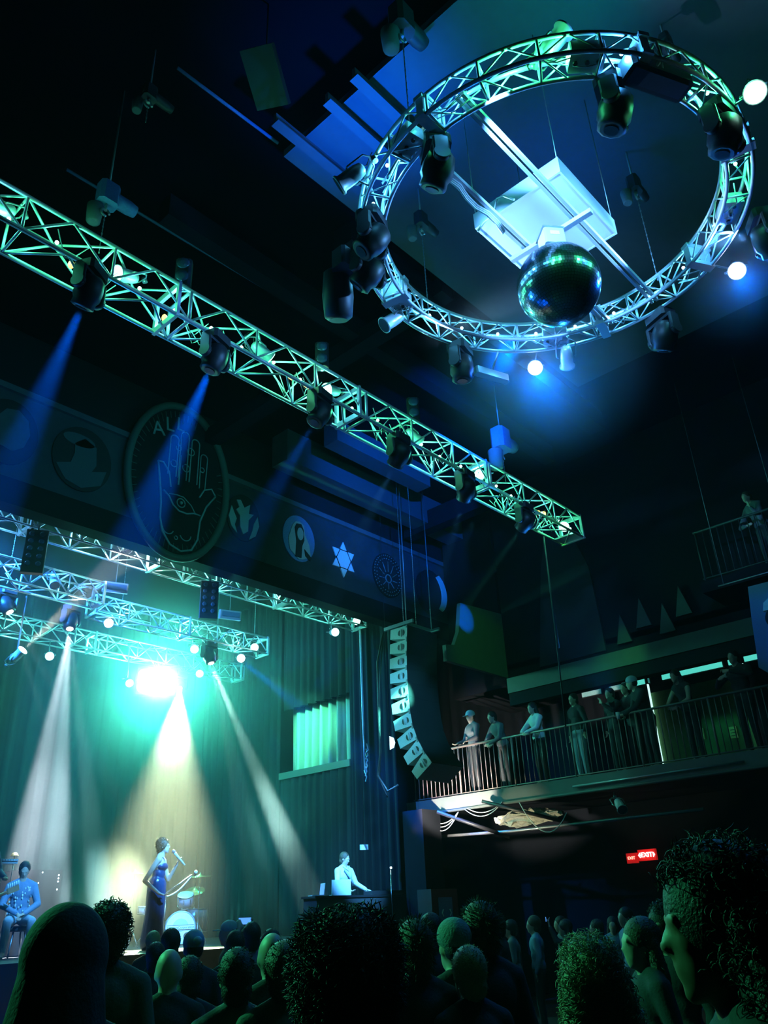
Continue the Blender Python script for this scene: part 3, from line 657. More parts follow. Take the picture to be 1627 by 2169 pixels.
for (x, y, z, p, c_) in ((4.6, 13.2, 8.25, 26, (.12, .5, 1)), (6.4, 13.2, 8.25, 34, (.2, .75, 1)), (7.6, 13.2, 8.25, 40, (.6, 1, .85)), (9.4, 13.2, 8.25, 30, (.15, 1, .8)), (11.2, 13.2, 8.25, 26, (.12, 1, .75)), (12.8, 13.2, 8.25, 20, (.12, 1, .75)),
                       (4.8, 14.1, 7.55, 26, (.15, .55, 1)), (6.4, 14.1, 7.55, 30, (.3, .9, 1)), (8.4, 15.0, 7.65, 26, (.15, .9, .9)), (10.0, 15.0, 7.65, 26, (.12, 1, .8)), (11.4, 15.0, 7.65, 22, (.12, 1, .8)), (7.0, 17.5, 7.75, 30, (.1, .9, .9)), (9.0, 17.5, 7.75, 30, (.1, 1, .8))):
    light('POINT', (x, y, z), None, p, c_, rad=.05)  # lights added inside the stage trusses, no lamps are built for them
# ring cans
lampset(M['lensb'], [((7.76, 4.17, 7.98), (2, .9, 2.6), 'blue white lamp glowing below the bottom of the ring truss'),
                     ((7.9, 1.58, 8.0), (1.5, .2, 2.0), 'blue white lamp glowing below the right side of the ring truss')], 0, BLUE)
lampset(M['lensg'], [((5.79, .60, 8.0), (1.5, .1, 2.5), 'bright green white lamp outside the upper right of the ring truss')], 0, GREEN)
lampset(M['lensd'], [((3.98, 3.78, 8.05), (3.5, 5.0, 7.4), 'silver par can outside the left of the ring truss'),
                     ((5.72, 4.82, 7.95), (5.0, 5.4, 7.2), 'silver par can below the lower left of the ring truss'),
                     ((7.78, 3.72, 7.9), (8.6, 4.2, 7.5), 'small silver par can at the bottom of the ring truss beside the blue lamp'),
                     ((4.42, 1.72, 8.38), (4.6, 1.2, 8.9), 'small silver par can standing on top of the ring truss at its upper edge'),
                     ((7.3, 13.3, 8.35), (7.3, 12.8, 7.6), 'silver par can on the frieze truss below the hand medallion'),
                     ((6.35, 14.1, 7.6), (6.3, 13.6, 6.9), 'pale par can on the short blue lit truss at the left')], 0, GREEN)
for k in range(24):   # small lamps added round the ring to light its tubes
    a_ = 7 + 15 * k; p_ = rp(1.86, radians(a_), 8.12)
    light('POINT', p_, None, (20.0 if 195 < a_ < 265 else 11.0) if 150 < a_ < 300 else 6.5, ((.05, 1.0, .34) if 160 < a_ < 300 else (.08, .55, 1.0)) if k % 3 else (.05, .38, 1.0), rad=.03)
    MB().ball((p_[0], p_[1], p_[2] + .05), .018, 8, 6).build('added_lamp', M['lensg'] if 140 < a_ < 300 else M['lensb'], RT)
for (x, y, z) in ((7.76, 4.17, 7.98), (7.9, 1.58, 8.0), (5.79, .60, 8.0), (3.98, 3.78, 8.05), (5.72, 4.82, 7.95), (7.78, 3.72, 7.9), (4.42, 1.72, 8.38)):
    u_ = Vector((x - RC[0], y - RC[1], 0)).normalized() * RO; MB().tube([(RC[0] + u_.x, RC[1] + u_.y, RZ1 if z > 8.3 else RZ0), (x, y, z)], .012, 6).build('lamp_bracket', M['steel'], RT)
# dimmer boxes mounted in the ring
for a_, l in ((168, 'pale power box mounted in the left of the ring truss'), (222, 'pale power box mounted in the top of the ring truss'), (308, 'green lit power box in the upper right of the ring truss'), (30, 'pale power box mounted in the lower right of the ring truss'), (100, 'pale power box mounted in the lower left of the ring truss')):
    t = thing('power_box', l, 'box', rp(1.865, radians(a_), 8.1), 'power boxes in the ring')
    rzz = Euler((0, 0, radians(a_))).to_matrix()
    MB().bbox(rp(1.865, radians(a_), 8.1), (.2, .3, .14), rzz, .01).build('housing', M['plate'], t)
    for q in (-.1, 0, .1): MB().lathe([(.02, 0), (.02, .02)], Vector(rp(1.865, radians(a_), 8.03)) + rzz @ Vector((0, q, -.02)), (0, 0, 1), 8).build('socket', M['black'], t)
# long dark fixture in the top of the ring
t = thing('strobe_bar', 'long dark strobe bar mounted in the top right of the ring truss', 'stage light', (5.1, 1.12, 8.05))
MB().bbox((5.08, 1.17, 8.06), (.62, .22, .2), Euler((0, 0, -.47)).to_matrix(), .03).build('housing', M['black'], t)
MB().bbox((5.08, 1.17, 7.955), (.54, .14, .012), Euler((0, 0, -.47)).to_matrix()).build('reflector', M['lensd'], t)
# extra ring fixtures below left: cylinder and bar
t = thing('effect_light', 'large dim blue green effect light hanging outside the left of the ring truss', 'stage light', (4.65, 4.62, 7.7))
MB().lathe([(.1, .26), (.15, .22), (.17, 0), (.15, -.26), (.12, -.28)], (4.72, 4.72, 7.62), (.3, .3, -1), 14).build('housing', M['dark'], t)
MB().bbox((4.62, 4.5, 7.88), (.26, .2, .24), bev=.03).build('bracket', M['dark'], t)
t = thing('light_bar', 'silver bar light hanging below the bottom of the ring truss', 'stage light', (7.2, 4.5, 7.75))
MB().bbox((7.25, 4.52, 7.78), (.5, .1, .1), Euler((0, 0, -.35)).to_matrix(), .02).build('housing', M['plate'], t)
MB().tube([(7.15, 4.32, 7.98), (7.25, 4.5, 7.82)], .015).build('bracket', M['steel'], t)
# blinders on top of audience truss: two stacked lamps
def blinder(x, y, z, lab, first=[None]):
    if first[0] is None:
        t = thing('double_lamp', lab, 'stage light', (0, 0, 0), 'double lamps on top of the truss')
        MB().bbox((0, 0, .22), (.19, .14, .4), bev=.03).build('housing', M['dark'], t)
        for zz in (.12, .32): MB().lathe([(.06, 0), (.08, .02), (.075, .035), (.02, .03)], (0, -.07, zz), (0, -1, 0), 16).build('lamp_cell', M['led'], t)
        MB().tube([(0, 0, -.02), (0, 0, .05)], .02).build('clamp', M['steel'], t)
        first[0] = t; o = t
    else: o = copy_tree(first[0])
    o.location = (x, y, z); o['label'] = lab; o.rotation_euler = (0, 0, -.75)
blinder(3.98, 6.6, 8.47, 'double lamp standing on the green truss, leftmost of three')
blinder(6.26, 6.6, 8.47, 'double lamp standing on the green truss, middle of three')
blinder(8.2, 6.6, 8.47, 'double lamp standing on the green truss, rightmost of three')
# led panels hanging below frieze truss
def ledpanel(x, y, z, h, lab, cols=2):
    t = thing('lamp_panel', lab, 'stage light', (x, y, z), 'tall lamp panels on the frieze truss')
    MB().bbox((x, y, z - h / 2), (.36, .12, h), Euler((0, 0, -.5)).to_matrix(), .01).build('housing', M['dark'], t)
    rm = Euler((0, 0, -.5)).to_matrix()
    for i in range(5):
        for j in range(cols):
            c_ = Vector((x, y, z - .08 - i * (h - .1) / 5)) + rm @ Vector(((j - .5) * .17, -.06, 0))
            MB().lathe([(.04, 0), (.05, .01), (.03, .02)], c_, rm @ Vector((0, -1, 0)), 10).build('lamp_cell', M['led'], t)
    MB().tube([(x, y, z), (x, y, z + .12)], .02).build('clamp', M['steel'], t)
ledpanel(5.42, 12.95, 7.95, .8, 'tall dark panel of lamps under the left of the frieze truss')
ledpanel(9.07, 12.95, 7.95, .8, 'tall dark panel of lamps under the middle of the frieze truss')
for (x, z, l) in ((7.56, 7.75, 'blue lit flat lamp box left of the cyan glow'), (10.39, 7.82, 'blue lit flat lamp box above the right end of the stage truss')):
    t = thing('strobe_light', l, 'stage light', (x, 14.0, z), 'flat lamp boxes over the stage')
    MB().bbox((x, 14.0, z), (.5, .12, .2), Euler((.2, 0, -.35)).to_matrix(), .02).build('housing', M['grey'], t)
    MB().bbox((x - .02, 13.93, z), (.4, .02, .1), Euler((.2, 0, -.35)).to_matrix()).build('reflector', M['led'], t)
    MB().tube([(x, 14.0, z + .1), (x, 14.0, 11.2)], .008, 5).build('suspension_cable', M['steel'], t)
# discs of light on stage
lampset(M['lensw'], [((8.04, 15, 7.39), (3, 5, 2.5), 'blue white lamp glowing on the stage left of the cyan glow'),
                     ((11.51, 15, 7.28), (5, 6, 3), 'blue white lamp glowing on the stage with a blue beam to its right')], 60, BLUE, 120)
lampset(M['lensg'], [((13.6, 13.2, 8.2), (8, 6, 4), 'green white lamp at the right end of the frieze truss'),
                     ((12.54, 12.9, 7.6), (10.5, 9, 6.3), 'tilted green white lamp below the right end of the frieze truss'),
                     ((11.85, 14.95, 7.6), (7, 7, 4), 'cyan white lamp inside the right end of the second stage truss'),
                     ((10.15, 14.95, 7.25), (8, 11, 4.5), 'small tilted cyan lamp under the second stage truss'),
                     ((7.95, 17.3, 7.2), (6, 13, 5), 'small tilted cyan lamp left of the cyan glow'),
                     ((11.9, 17.2, 7.45), (9, 13, 5.5), 'small tilted cyan lamp right of the cyan glow'),
                     ((9.9, 17.2, 6.9), (8.5, 12, 4), 'small cyan lamp at the left edge of the cyan glow')], 4, CYAN, 120)
lampset(M['lensw'], [((6.28, 15.02, 6.36), (7.4, 12.4, 8.5), 'white lamp at the left sending a warm beam upward')], 0, WHITE)
light('SPOT', (6.35, 14.86, 6.5), (6.75, 13.9, 7.27), 12000, (1.0, .97, .75), 14, .4, .04)
light('SPOT', (11.45, 14.85, 7.15), (12.1, 13.95, 6.2), 14000, BLUE, 12, .7, .05)
solo('drop_pipe', MB().tube([(6.28, 15.05, 7.6), (6.28, 15.05, 6.4)], .02), M['steel'], 'short vertical pipe carrying the upward white lamp at the left', 'pipe', (6.28, 15.05, 7.0))
solo('support_pipe', MB().tube([(5.0, 15.0, 7.6), (9.0, 15.0, 7.6)], .03), M['steel'], 'horizontal pipe at the left of the stage carrying moving heads', 'pipe', (7, 15, 7.6))
for T_, (x, y, z), top in ((T5, (7.95, 17.3, 7.2), 7.55), (T5, (11.9, 17.2, 7.45), 7.55), (T5, (9.9, 17.2, 6.9), 7.55), (T4, (10.15, 14.95, 7.25), 7.45), (T4, (8.04, 15, 7.39), 7.45), (T2, (12.54, 12.9, 7.6), 8.03), (T2, (13.6, 13.2, 8.2), 8.03)):
    MB().tube([(x, y + .08, top), (x, y + .06, z)], .012, 6).build('lamp_bracket', M['steel'], T_)
# blinder cluster
t = thing('blinder_cluster', 'large blinding white cluster lamp in the middle of the cyan glow', 'stage light', (10.75, 17.35, 7.1))
MB().bbox((10.75, 17.35, 7.05), (1.0, .16, .66), Euler((0, 0, -.5)).to_matrix(), .03).build('housing', M['dark'], t)
rm = Euler((0, 0, -.5)).to_matrix()
for i in range(2):
    for j in range(3):
        c_ = Vector((10.75, 17.35, 7.2 - i * .3)) + rm @ Vector(((j - 1) * .31, -.08, 0))
        MB().lathe([(.13, 0), (.14, .02), (.13, .03)], c_, rm @ Vector((0, -1, 0)), 18).build('lamp_cell', M['lensw'], t)
MB().tube([(10.75, 17.35, 7.35), (10.75, 17.35, 7.6)], .025).build('clamp', M['steel'], t)

# cables draped in and on trusses
def sag(a, b, d, n=10): 
    a, b = Vector(a), Vector(b); return [a.lerp(b, i / n) - Vector((0, 0, d * 4 * (i / n) * (1 - i / n))) for i in range(n + 1)]
def cab(a, b, d, m, label, r=.008, group=None, name='cable'):
    return solo(name, MB().tube(sag(a, b, d), r, 6), M[m], label, 'cable', tuple(a), group)
k = 0
for x in (2.5, 4.2, 5.5, 7.3, 8.6, 9.4, 10.5, 11.7):
    b = MB()
    for q in range(5):
        x0_ = x + random.uniform(-.1, .5); y0_ = random.uniform(6.6, 6.95); b.tube([(x0_, y0_, 8.05 + random.random() * .3), (x0_ + .1, y0_ - .05, 8.0 - random.random() * .12), (x0_ + .22, y0_ + .05, 8.1), (x0_ + .35, y0_, 8.3)], .006, 5)
    b.build('draped_cable', M['cablel'], T1)
for x, z in ((2.72, 8.14), (3.9, 8.1), (11.95, 8.25), (12.15, 8.3)):
    MB().ball((x, 6.8, z), (.035, .035, .05), 10, 6).build('amber_lamp', M['amber'], T1, label='small glowing amber lamp')
for x, mm in ((5.53, 'orange'), (5.75, 'amber'), (6.05, 'amber')):
    MB().tube([(x, 6.75, 8.2), (x + .1, 6.75, 8.18)], .022, 8).build('cable_plug', M[mm], T1)
for T_, y_, z_, xs in ((T2, 13.2, 8.4, (4.5, 6.2, 7.0, 8.6, 9.8, 10.9, 12.0)), (T4, 15.0, 7.75, (8.3, 9.3, 10.3, 11.3)), (T3, 14.1, 7.6, (4.6, 5.6, 6.6))):
    for x in xs:
        b = MB()
        for q in range(7):
            x0_ = x + random.uniform(-.3, .5); b.tube([(x0_, y_ + random.uniform(-.15, .15), z_ + random.uniform(-.3, .1)), (x0_ + random.uniform(-.3, .3), y_ + random.uniform(-.15, .15), z_ + random.uniform(-.2, .15))], random.uniform(.007, .015), 5)
        b.build('draped_cable', M['cablel'], T_)
for a_ in range(0, 360, 30):
    b = MB()
    for q in range(3):
        r_ = 1.78 + .15 * random.random(); s_ = radians(a_ + random.uniform(-5, 5)); e_ = s_ + radians(random.uniform(8, 16))
        b.tube([rp(r_, s_, 8.1), rp(r_ + .03, (s_ + e_) / 2, 7.98), rp(r_, e_, 8.1)], .006, 5)
    b.build('draped_cable', M['cablel'], RT)
b = MB().tube([(13.68, 13.15, 8.0), (13.69, 13.15, 6.0), (13.72, 13.15, 4.6)], .02, 6); b.tube([(13.74, 13.18, 8.0), (13.76, 13.18, 4.9)], .016, 6)
t = thing('hanging_cable', 'two long pale cables hanging down before the side curtain', 'cable', (13.7, 13.15, 4.6)); b.build('strand', M['cablel'], t)
b = MB()
for q in range(6): b.tube([(13.7 + .02 * q, 13.15, 4.65 + .12 * q), (13.74 + .015 * q, 13.12, 4.5 + .12 * q), (13.72, 13.14, 4.4 + .12 * q)], .016, 5)
b.build('coiled_end', M['cablel'], t)
b = MB().tube([(12.36, 7.0, 8.0), (12.3, 7.0, 6.0), (12.2, 7.0, 4.4)], .014, 6); b.tube([(12.4, 7.02, 8.0), (12.38, 7.02, 5.8)], .012, 6)
solo('hanging_cable', b, M['cable'], 'dark cable hanging straight down from the right end of the green truss', 'cable', (12.36, 7.0, 7.0))

# ------------------------------------------------------------------ line array
prof = [(10.55, 7.05, 4)]
ang = [6, 5, 3, 1, -1, -4, -10, -20, -30, -38]
y, z = 10.28, 7.0       # front top corner of the first box
HF, HB, DP = .285, .20, .46
SPK = None
for k, a in enumerate(ang):
    a_ = radians(a); dn = Vector((0, sin(-a_) * -1, 0)); 
    down = Vector((0, -sin(a_) * 1.0, -cos(a_))); back = Vector((0, cos(a_), -sin(a_)))
    # box: front edge from (y,z) going down; depth toward the stage
    lab = ['topmost', 'second', 'third', 'fourth', 'fifth', 'sixth', 'seventh', 'eighth', 'ninth', 'lowest'][k]
    if SPK is None:
        t = thing('line_array_speaker', '', 'speaker', (0, 0, 0), 'boxes of the curved speaker hang')
        dd = (HF - HB) / 2
        poly = [(0, 0), (DP, -dd), (DP, -dd - HB), (0, -HF)]
        MB().prism(poly, (0, 0, 0), (0, 1, 0), (0, 0, 1), (.95, 0, 0)).build('cabinet', M['speaker'], t)
        MB().prism([(-.014, .003), (0, .003), (0, -HF - .003), (-.014, -HF - .003)], (.005, 0, 0), (0, 1, 0), (0, 0, 1), (.945, 0, 0)).build('grille', M['black'], t)
        for sgn in (-1, 1):
            c0 = .155 + sgn * .045
            arcp = [(c0, -HF / 2 - .06), (c0, -HF / 2 + .06)] + [(c0 + sgn * .045 * cos(radians(q)), -HF / 2 + .06 * sin(radians(q))) for q in (60, 20, -20, -60)]
            if sgn < 0: arcp = arcp
            MB().prism(arcp, (-.004, 0, 0), (0, 1, 0), (0, 0, 1), (.004, 0, 0)).build('handle_opening', M['black'], t)
        MB().tube([(-.006, .155, -HF / 2 + .075), (-.006, .155, -HF / 2 - .075)], .01, 6).build('handle', M['speaker'], t)
        b = MB(); b.bbox((-.006, .01, -.02), (.02, .03, .05)); b.bbox((-.006, .01, -HF + .02), (.02, .03, .05)); b.build('rigging_pin', M['steel'], t)
        SPK = t; o = t
    else: o = copy_tree(SPK)
    o.location = (12.1, y, z); o.rotation_euler = (-radians(-a), 0, 0)
    o.rotation_euler = (radians(a), 0, 0)
    o['label'] = '%s pale grey box of the curved speaker hang' % lab
    Rm = Euler((radians(a), 0, 0)).to_matrix(); nx = Rm @ Vector((0, 0, -HF - .008)); y += nx.y; z += nx.z
t = thing('rigging_frame', 'dark rigging frame above the topmost box of the speaker hang', 'frame', (12.5, 10.5, 7.1))
b = MB().bbox((12.15, 10.55, 7.08), (.05, .8, .07)); b.bbox((13.0, 10.55, 7.08), (.05, .8, .07)); b.bbox((12.6, 10.4, 7.1), (.9, .06, .06)); b.bbox((12.6, 10.8, 7.1), (.9, .06, .06)); b.build('bar', M['steel'], t)
chain(t, 12.6, 10.45, 7.1); chain(t, 12.6, 10.8, 7.1)
b = MB().tube([(12.1, 10.95, 7.0), (12.05, 11.1, 6.4), (12.05, 11.12, 5.4), (12.1, 11.15, 4.6), (12.1, 11.25, 4.15), (12.2, 11.1, 3.85), (12.3, 10.9, 3.95)], .022, 7)
b.tube([(12.15, 11.0, 7.0), (12.15, 11.15, 6.0), (12.15, 11.2, 5.0), (12.2, 11.3, 4.1), (12.3, 11.2, 3.75)], .016, 6)
solo('speaker_cable', b, M['cable'], 'thick dark cable looping down behind the speaker hang', 'cable', (12.1, 11.0, 7.0))
b = MB().prism([(0, -.14), (.09, -.1), (.12, 0), (.09, .1), (0, .14)], (13.1, 11.8, 4.98), (0.68, -.73, 0), (0, 0, 1), (.03, .03, 0)); bw = MB().tube([(13.12, 11.82, 5.05), (13.12, 11.82, 11.2)], .006, 5)
solo('reflector', b, mat('lit reflector', (.9, .95, 1), .4, emit=(.7, .95, 1), estr=1.4), 'small half round pale lamp glowing beside the lower speaker hang', 'lamp', (13.1, 11.8, 4.98)); bw.build('suspension_wire', M['black'], bpy.context.scene.objects[[o.name for o in bpy.data.objects if o.name.startswith('reflector')][-1]])

# ------------------------------------------------------------------ curtains
def curtain(p0, p1, z0, z1, folds, amp, name, m, label, n=None, seed=1, hem=0):
    rnd = random.Random(seed); p0, p1 = Vector(p0), Vector(p1); d = (p1 - p0); L = d.length; d.normalize(); nrm = Vector((-d.y, d.x, 0))
    n = n or folds * 8; rows = 10; b = MB(); vs = []
    ph = [rnd.uniform(-.5, .5) for _ in range(folds + 2)]
    for side in (0, 1):
        for r in range(rows + 1):
            zz = z1 + (z0 - z1) * r / rows
            for i in range(n + 1):
                u = i / n; f = u * folds; a = amp * (.7 + .3 * r / rows) * sin(2 * pi * f + ph[int(f)] * (r / rows)) + amp * .3 * sin(4.3 * pi * f + 1)
                p = p0 + d * (u * L) + nrm * (a + side * .012); vs.append((p.x, p.y, zz))
    W = n + 1; K = (rows + 1) * W; fs = []
    for r in range(rows):
        for i in range(n):
            q = r * W + i; fs.append((q, q + 1, q + W + 1, q + W)); fs.append((K + q, K + q + W, K + q + W + 1, K + q + 1))
    for r in range(rows):
        q = r * W; fs.append((q, q + W, K + q + W, K + q)); q += n; fs.append((q, K + q, K + q + W, q + W))
    for i in range(n):
        fs.append((i, K + i, K + i + 1, i + 1)); q = rows * W + i; fs.append((q, q + 1, K + q + 1, K + q))
    b.add(vs, fs, True)
    return solo(name, b, m, label, 'curtain', (p0.x, p0.y, z0))
curtain((14.0, 12.4, 0), (14.0, 13.85, 0), 1.36, 9.9, 6, .06, 'stage_curtain', M['velvet'], 'dark side curtain nearest the speaker hang', seed=2)
curtain((14.05, 13.85, 0), (14.05, 16.4, 0), 6.62, 9.9, 9, .07, 'stage_curtain', M['velvet'], 'dark curtain hanging above the lit curtain opening', seed=3)
curtain((14.0, 13.85, 0), (14.0, 16.4, 0), 1.36, 4.9, 9, .06, 'stage_curtain', M['velvet'], 'dark curtain hanging below the lit curtain opening', seed=4)
curtain((14.0, 16.4, 0), (14.0, 19.8, 0), 1.36, 9.9, 12, .07, 'stage_curtain', M['velvet'], 'dark side curtain at the rear of the stage', seed=5)
curtain((14.45, 13.9, 0), (14.45, 16.4, 0), 4.9, 6.7, 8, .16, 'inner_curtain', M['pale'], 'pale folded curtain lit green inside the side opening', seed=6)
curtain((3.0, 19.7, 0), (13.9, 19.7, 0), 1.36, 9.9, 26, .08, 'backdrop_curtain', M['friezed'], 'wide dark backdrop curtain behind the stage', seed=7)
b = MB().box((13.93, 13.85, 4.86), (14.5, 16.4, 5.02)); struct('trim_8', b, M['fascia'])

# ------------------------------------------------------------------ balcony railing
def railing(x, y0, y1, z0, h, step, lab, m='rail'):
    t = thing('balcony_railing', lab, 'railing', (x, y0, z0), 'balcony railings')
    MB().tube([(x, y0, z0 + h), (x, y1, z0 + h)], .024, 8).build('top_rail', M[m], t)
    MB().tube([(x, y0, z0 + .06), (x, y1, z0 + .06)], .014, 8).build('bottom_rail', M[m], t)
    n = int((y1 - y0) / step); src = None
    for k in range(n + 1):
        y = y0 + k * step
        if k % 12 == 0:
            MB().tube([(x, y, z0), (x, y, z0 + h)], .022, 8).build('post', M[m], t)
        else:
            if src is None: src = MB().tube([(x, y, z0 + .06), (x, y, z0 + h)], .009, 6).build('baluster', M[m], t); sy = y
            else:
                c = src.copy(); C.objects.link(c); c.parent = t; c.location = (0, y - sy, 0)
    return t
t = thing('added_spotlight', 'added small dark spotlight below the balcony rail, for the blue truss wash', 'stage light', (14.38, 7.2, 5.1))  # made-up spotlight for the blue wash onto the trusses
MB().lathe([(.05, -.1), (.06, .1), (.07, .12)], (14.44, 7.22, 5.16), (-.9, -.35, .35), 12).build('can', M['black'], t)
MB().tube([(14.55, 7.25, 4.93), (14.46, 7.23, 5.1)], .012, 6).build('clamp', M['black'], t)
railing(14.56, 2.6, 12.45, 3.9, 1.03, .118, 'long balcony railing with spectators behind it')
railing(14.5, 1.6, 5.0, 7.0, 1.0, .14, 'dim upper balcony railing at the right edge', 'dark')
struct('floor_upper_balcony', MB().box((14.45, 1.0, 6.78), (15.5, 5.05, 7.0)), M['wall'])
# cables looped under the balcony
for k, (a, b_, d, l) in enumerate((((14.4, 12.0, 3.6), (14.4, 11.1, 3.58), .2, 'pale cable loop under the left end of the balcony, shallowest of the left bunch'),
                                ((14.38, 12.0, 3.58), (14.4, 11.1, 3.58), .26, 'pale cable loop under the left end of the balcony, deeper middle one'),
                                ((14.36, 12.0, 3.56), (14.4, 11.1, 3.58), .33, 'pale cable loop under the left end of the balcony, deepest of the left bunch'),
                                ((14.4, 10.85, 3.62), (14.4, 9.95, 3.66), .14, 'pale cable loop in the middle bunch under the balcony, shallower one'),
                                ((14.38, 10.9, 3.6), (14.4, 9.95, 3.66), .2, 'pale cable loop in the middle bunch under the balcony, deeper one'),
                                ((14.4, 9.55, 3.6), (14.4, 8.5, 3.3), .45, 'single pale cable hanging in a deep loop under the balcony'))):
    cab(a, b_, d, 'cablel', l, .009, 'cable loops under the balcony')
for k, (a, b_, l) in enumerate((((14.25, 11.55, 3.62), (14.9, 10.2, 3.02), 'black strut crossing under the balcony, left of two'), ((14.25, 10.35, 3.7), (14.9, 8.9, 3.2), 'black strut crossing under the balcony, right of two'))):
    solo('support_strut', MB().tube([a, b_], .05, 4), M['black'], l, 'strut', a, 'struts under the balcony')
def crumple(c, size, seed):
    rnd = random.Random(seed); b = MB(); b.ball(c, size, 28, 16)
    b.v = [(x + rnd.gauss(0, .02), y + rnd.gauss(0, .03), z + rnd.gauss(0, .025)) for x, y, z in b.v]
    for i in range(len(b.sm)): b.sm[i] = False
    return b
solo('tarpaulin', crumple((14.85, 9.7, 3.36), (.12, .8, .13), 3), M['rock'], 'crumpled yellowish tarpaulin bundled under the balcony edge', 'tarpaulin', (14.85, 9.8, 3.38))
solo('pipe', MB().tube([(14.8, 12.6, 3.2), (14.8, 10.0, 3.12), (14.8, 6, 3.12)], .03, 8), M['steel'], 'horizontal pipe running below the tarpaulin under the balcony', 'pipe', (14.8, 10, 3.12))
solo('pipe', MB().tube([(14.42, 8.3, 3.75), (14.42, 5.0, 3.75)], .02, 8), M['steel'], 'thin green lit pipe along the balcony edge', 'pipe', (14.42, 7, 3.75))
lampset(M['lensd'], [((14.35, 7.35, 3.3), (14.0, 7.0, 2.9), 'small silver lamp hanging under the middle of the balcony')], 0, GREEN)

# exit signs
for (y, z, w_, h_, lab, lm, s) in ((8.54, 2.61, .36, .18, 'brightly lit exit sign under the balcony', 'exitw', .13), (8.9, 2.57, .2, .16, 'small dim red exit sign left of the bright one', 'redl', .085)):
    t = thing('exit_sign', lab, 'sign', (17.55, y, z), 'exit signs')
    MB().box((17.52, y - w_ / 2 - .02, z - h_ / 2 - .02), (17.6, y + w_ / 2 + .02, z + h_ / 2 + .02)).build('housing', M['red'], t)
    text('EXIT', s, M[lm], 'lettering', t, frame(Vector((17.51, y, z)), Vector((0, -1, 0)), Vector((0, 0, 1)), Vector((-1, 0, 0))), .006)
    if s > .1:
        b = MB()
        for sg in (-1, 1): b.prism([(0, -.05), (.05, 0), (0, .05)], (17.515, y + sg * .15, z), (0, sg * .8, 0), (0, 0, 1), (-.01, 0, 0))
        b.build('arrow', M['exitw'], t)
light('POINT', (17.35, 8.54, 2.6), None, 1.2, (1, .06, .04), rad=.08)

# --------------------------------------------------------------- PEOPLE
SC.view_layers[0].update()
def remesh(mb, name, m, voxel, smooth=2):
    me = mb.mesh('tmp', m); o = bpy.data.objects.new('tmp', me); C.objects.link(o)
    r = o.modifiers.new('r', 'REMESH'); r.mode = 'VOXEL'; r.voxel_size = voxel; r.use_smooth_shade = True
    if smooth: q = o.modifiers.new('s', 'SMOOTH'); q.iterations = smooth; q.factor = .5
    dg = bpy.context.evaluated_depsgraph_get(); n = bpy.data.meshes.new_from_object(o.evaluated_get(dg)); n.name = name
    bpy.data.objects.remove(o); 
    if not n.materials: n.materials.append(m)
    return n
def skinpart(name, mb, m, parent, voxel, smooth=2, label=None):
    org = ORG[parent.name]; mb.v = [(x - org.x, y - org.y, z - org.z) for x, y, z in mb.v]
    n = remesh(mb, name, m, voxel, smooth); o = bpy.data.objects.new(name, n); C.objects.link(o); o.parent = parent; ORG[o.name] = org
    if label: o['label'] = label
    return o
J0 = dict(an=(0, .10, .08), kn=(.03, .10, .50), hp=(0, .09, .93), pel=(0, 0, .96), wai=(0, 0, 1.10), che=(0, 0, 1.30), sh=(0, .175, 1.43), nk=(0, 0, 1.47), hd=(.03, 0, 1.63))
D0 = lambda a, b: sqrt(a * a + b * b)
def strands(o, mb):
    # add loose strands to a hair mesh
    me = o.data; v = [tuple(q.co) for q in me.vertices]; f = [tuple(p.vertices) for p in me.polygons]; n = len(v); org = ORG[o.name]
    v += [(a - org.x, b - org.y, c - org.z) for a, b, c in mb.v]; f += [tuple(i + n for i in p) for p in mb.f]
    m2 = bpy.data.meshes.new('hair'); m2.from_pydata(v, [], f); m2.polygons.foreach_set('use_smooth', [True] * len(f)); m2.materials.append(me.materials[0]); m2.update(); o.data = m2
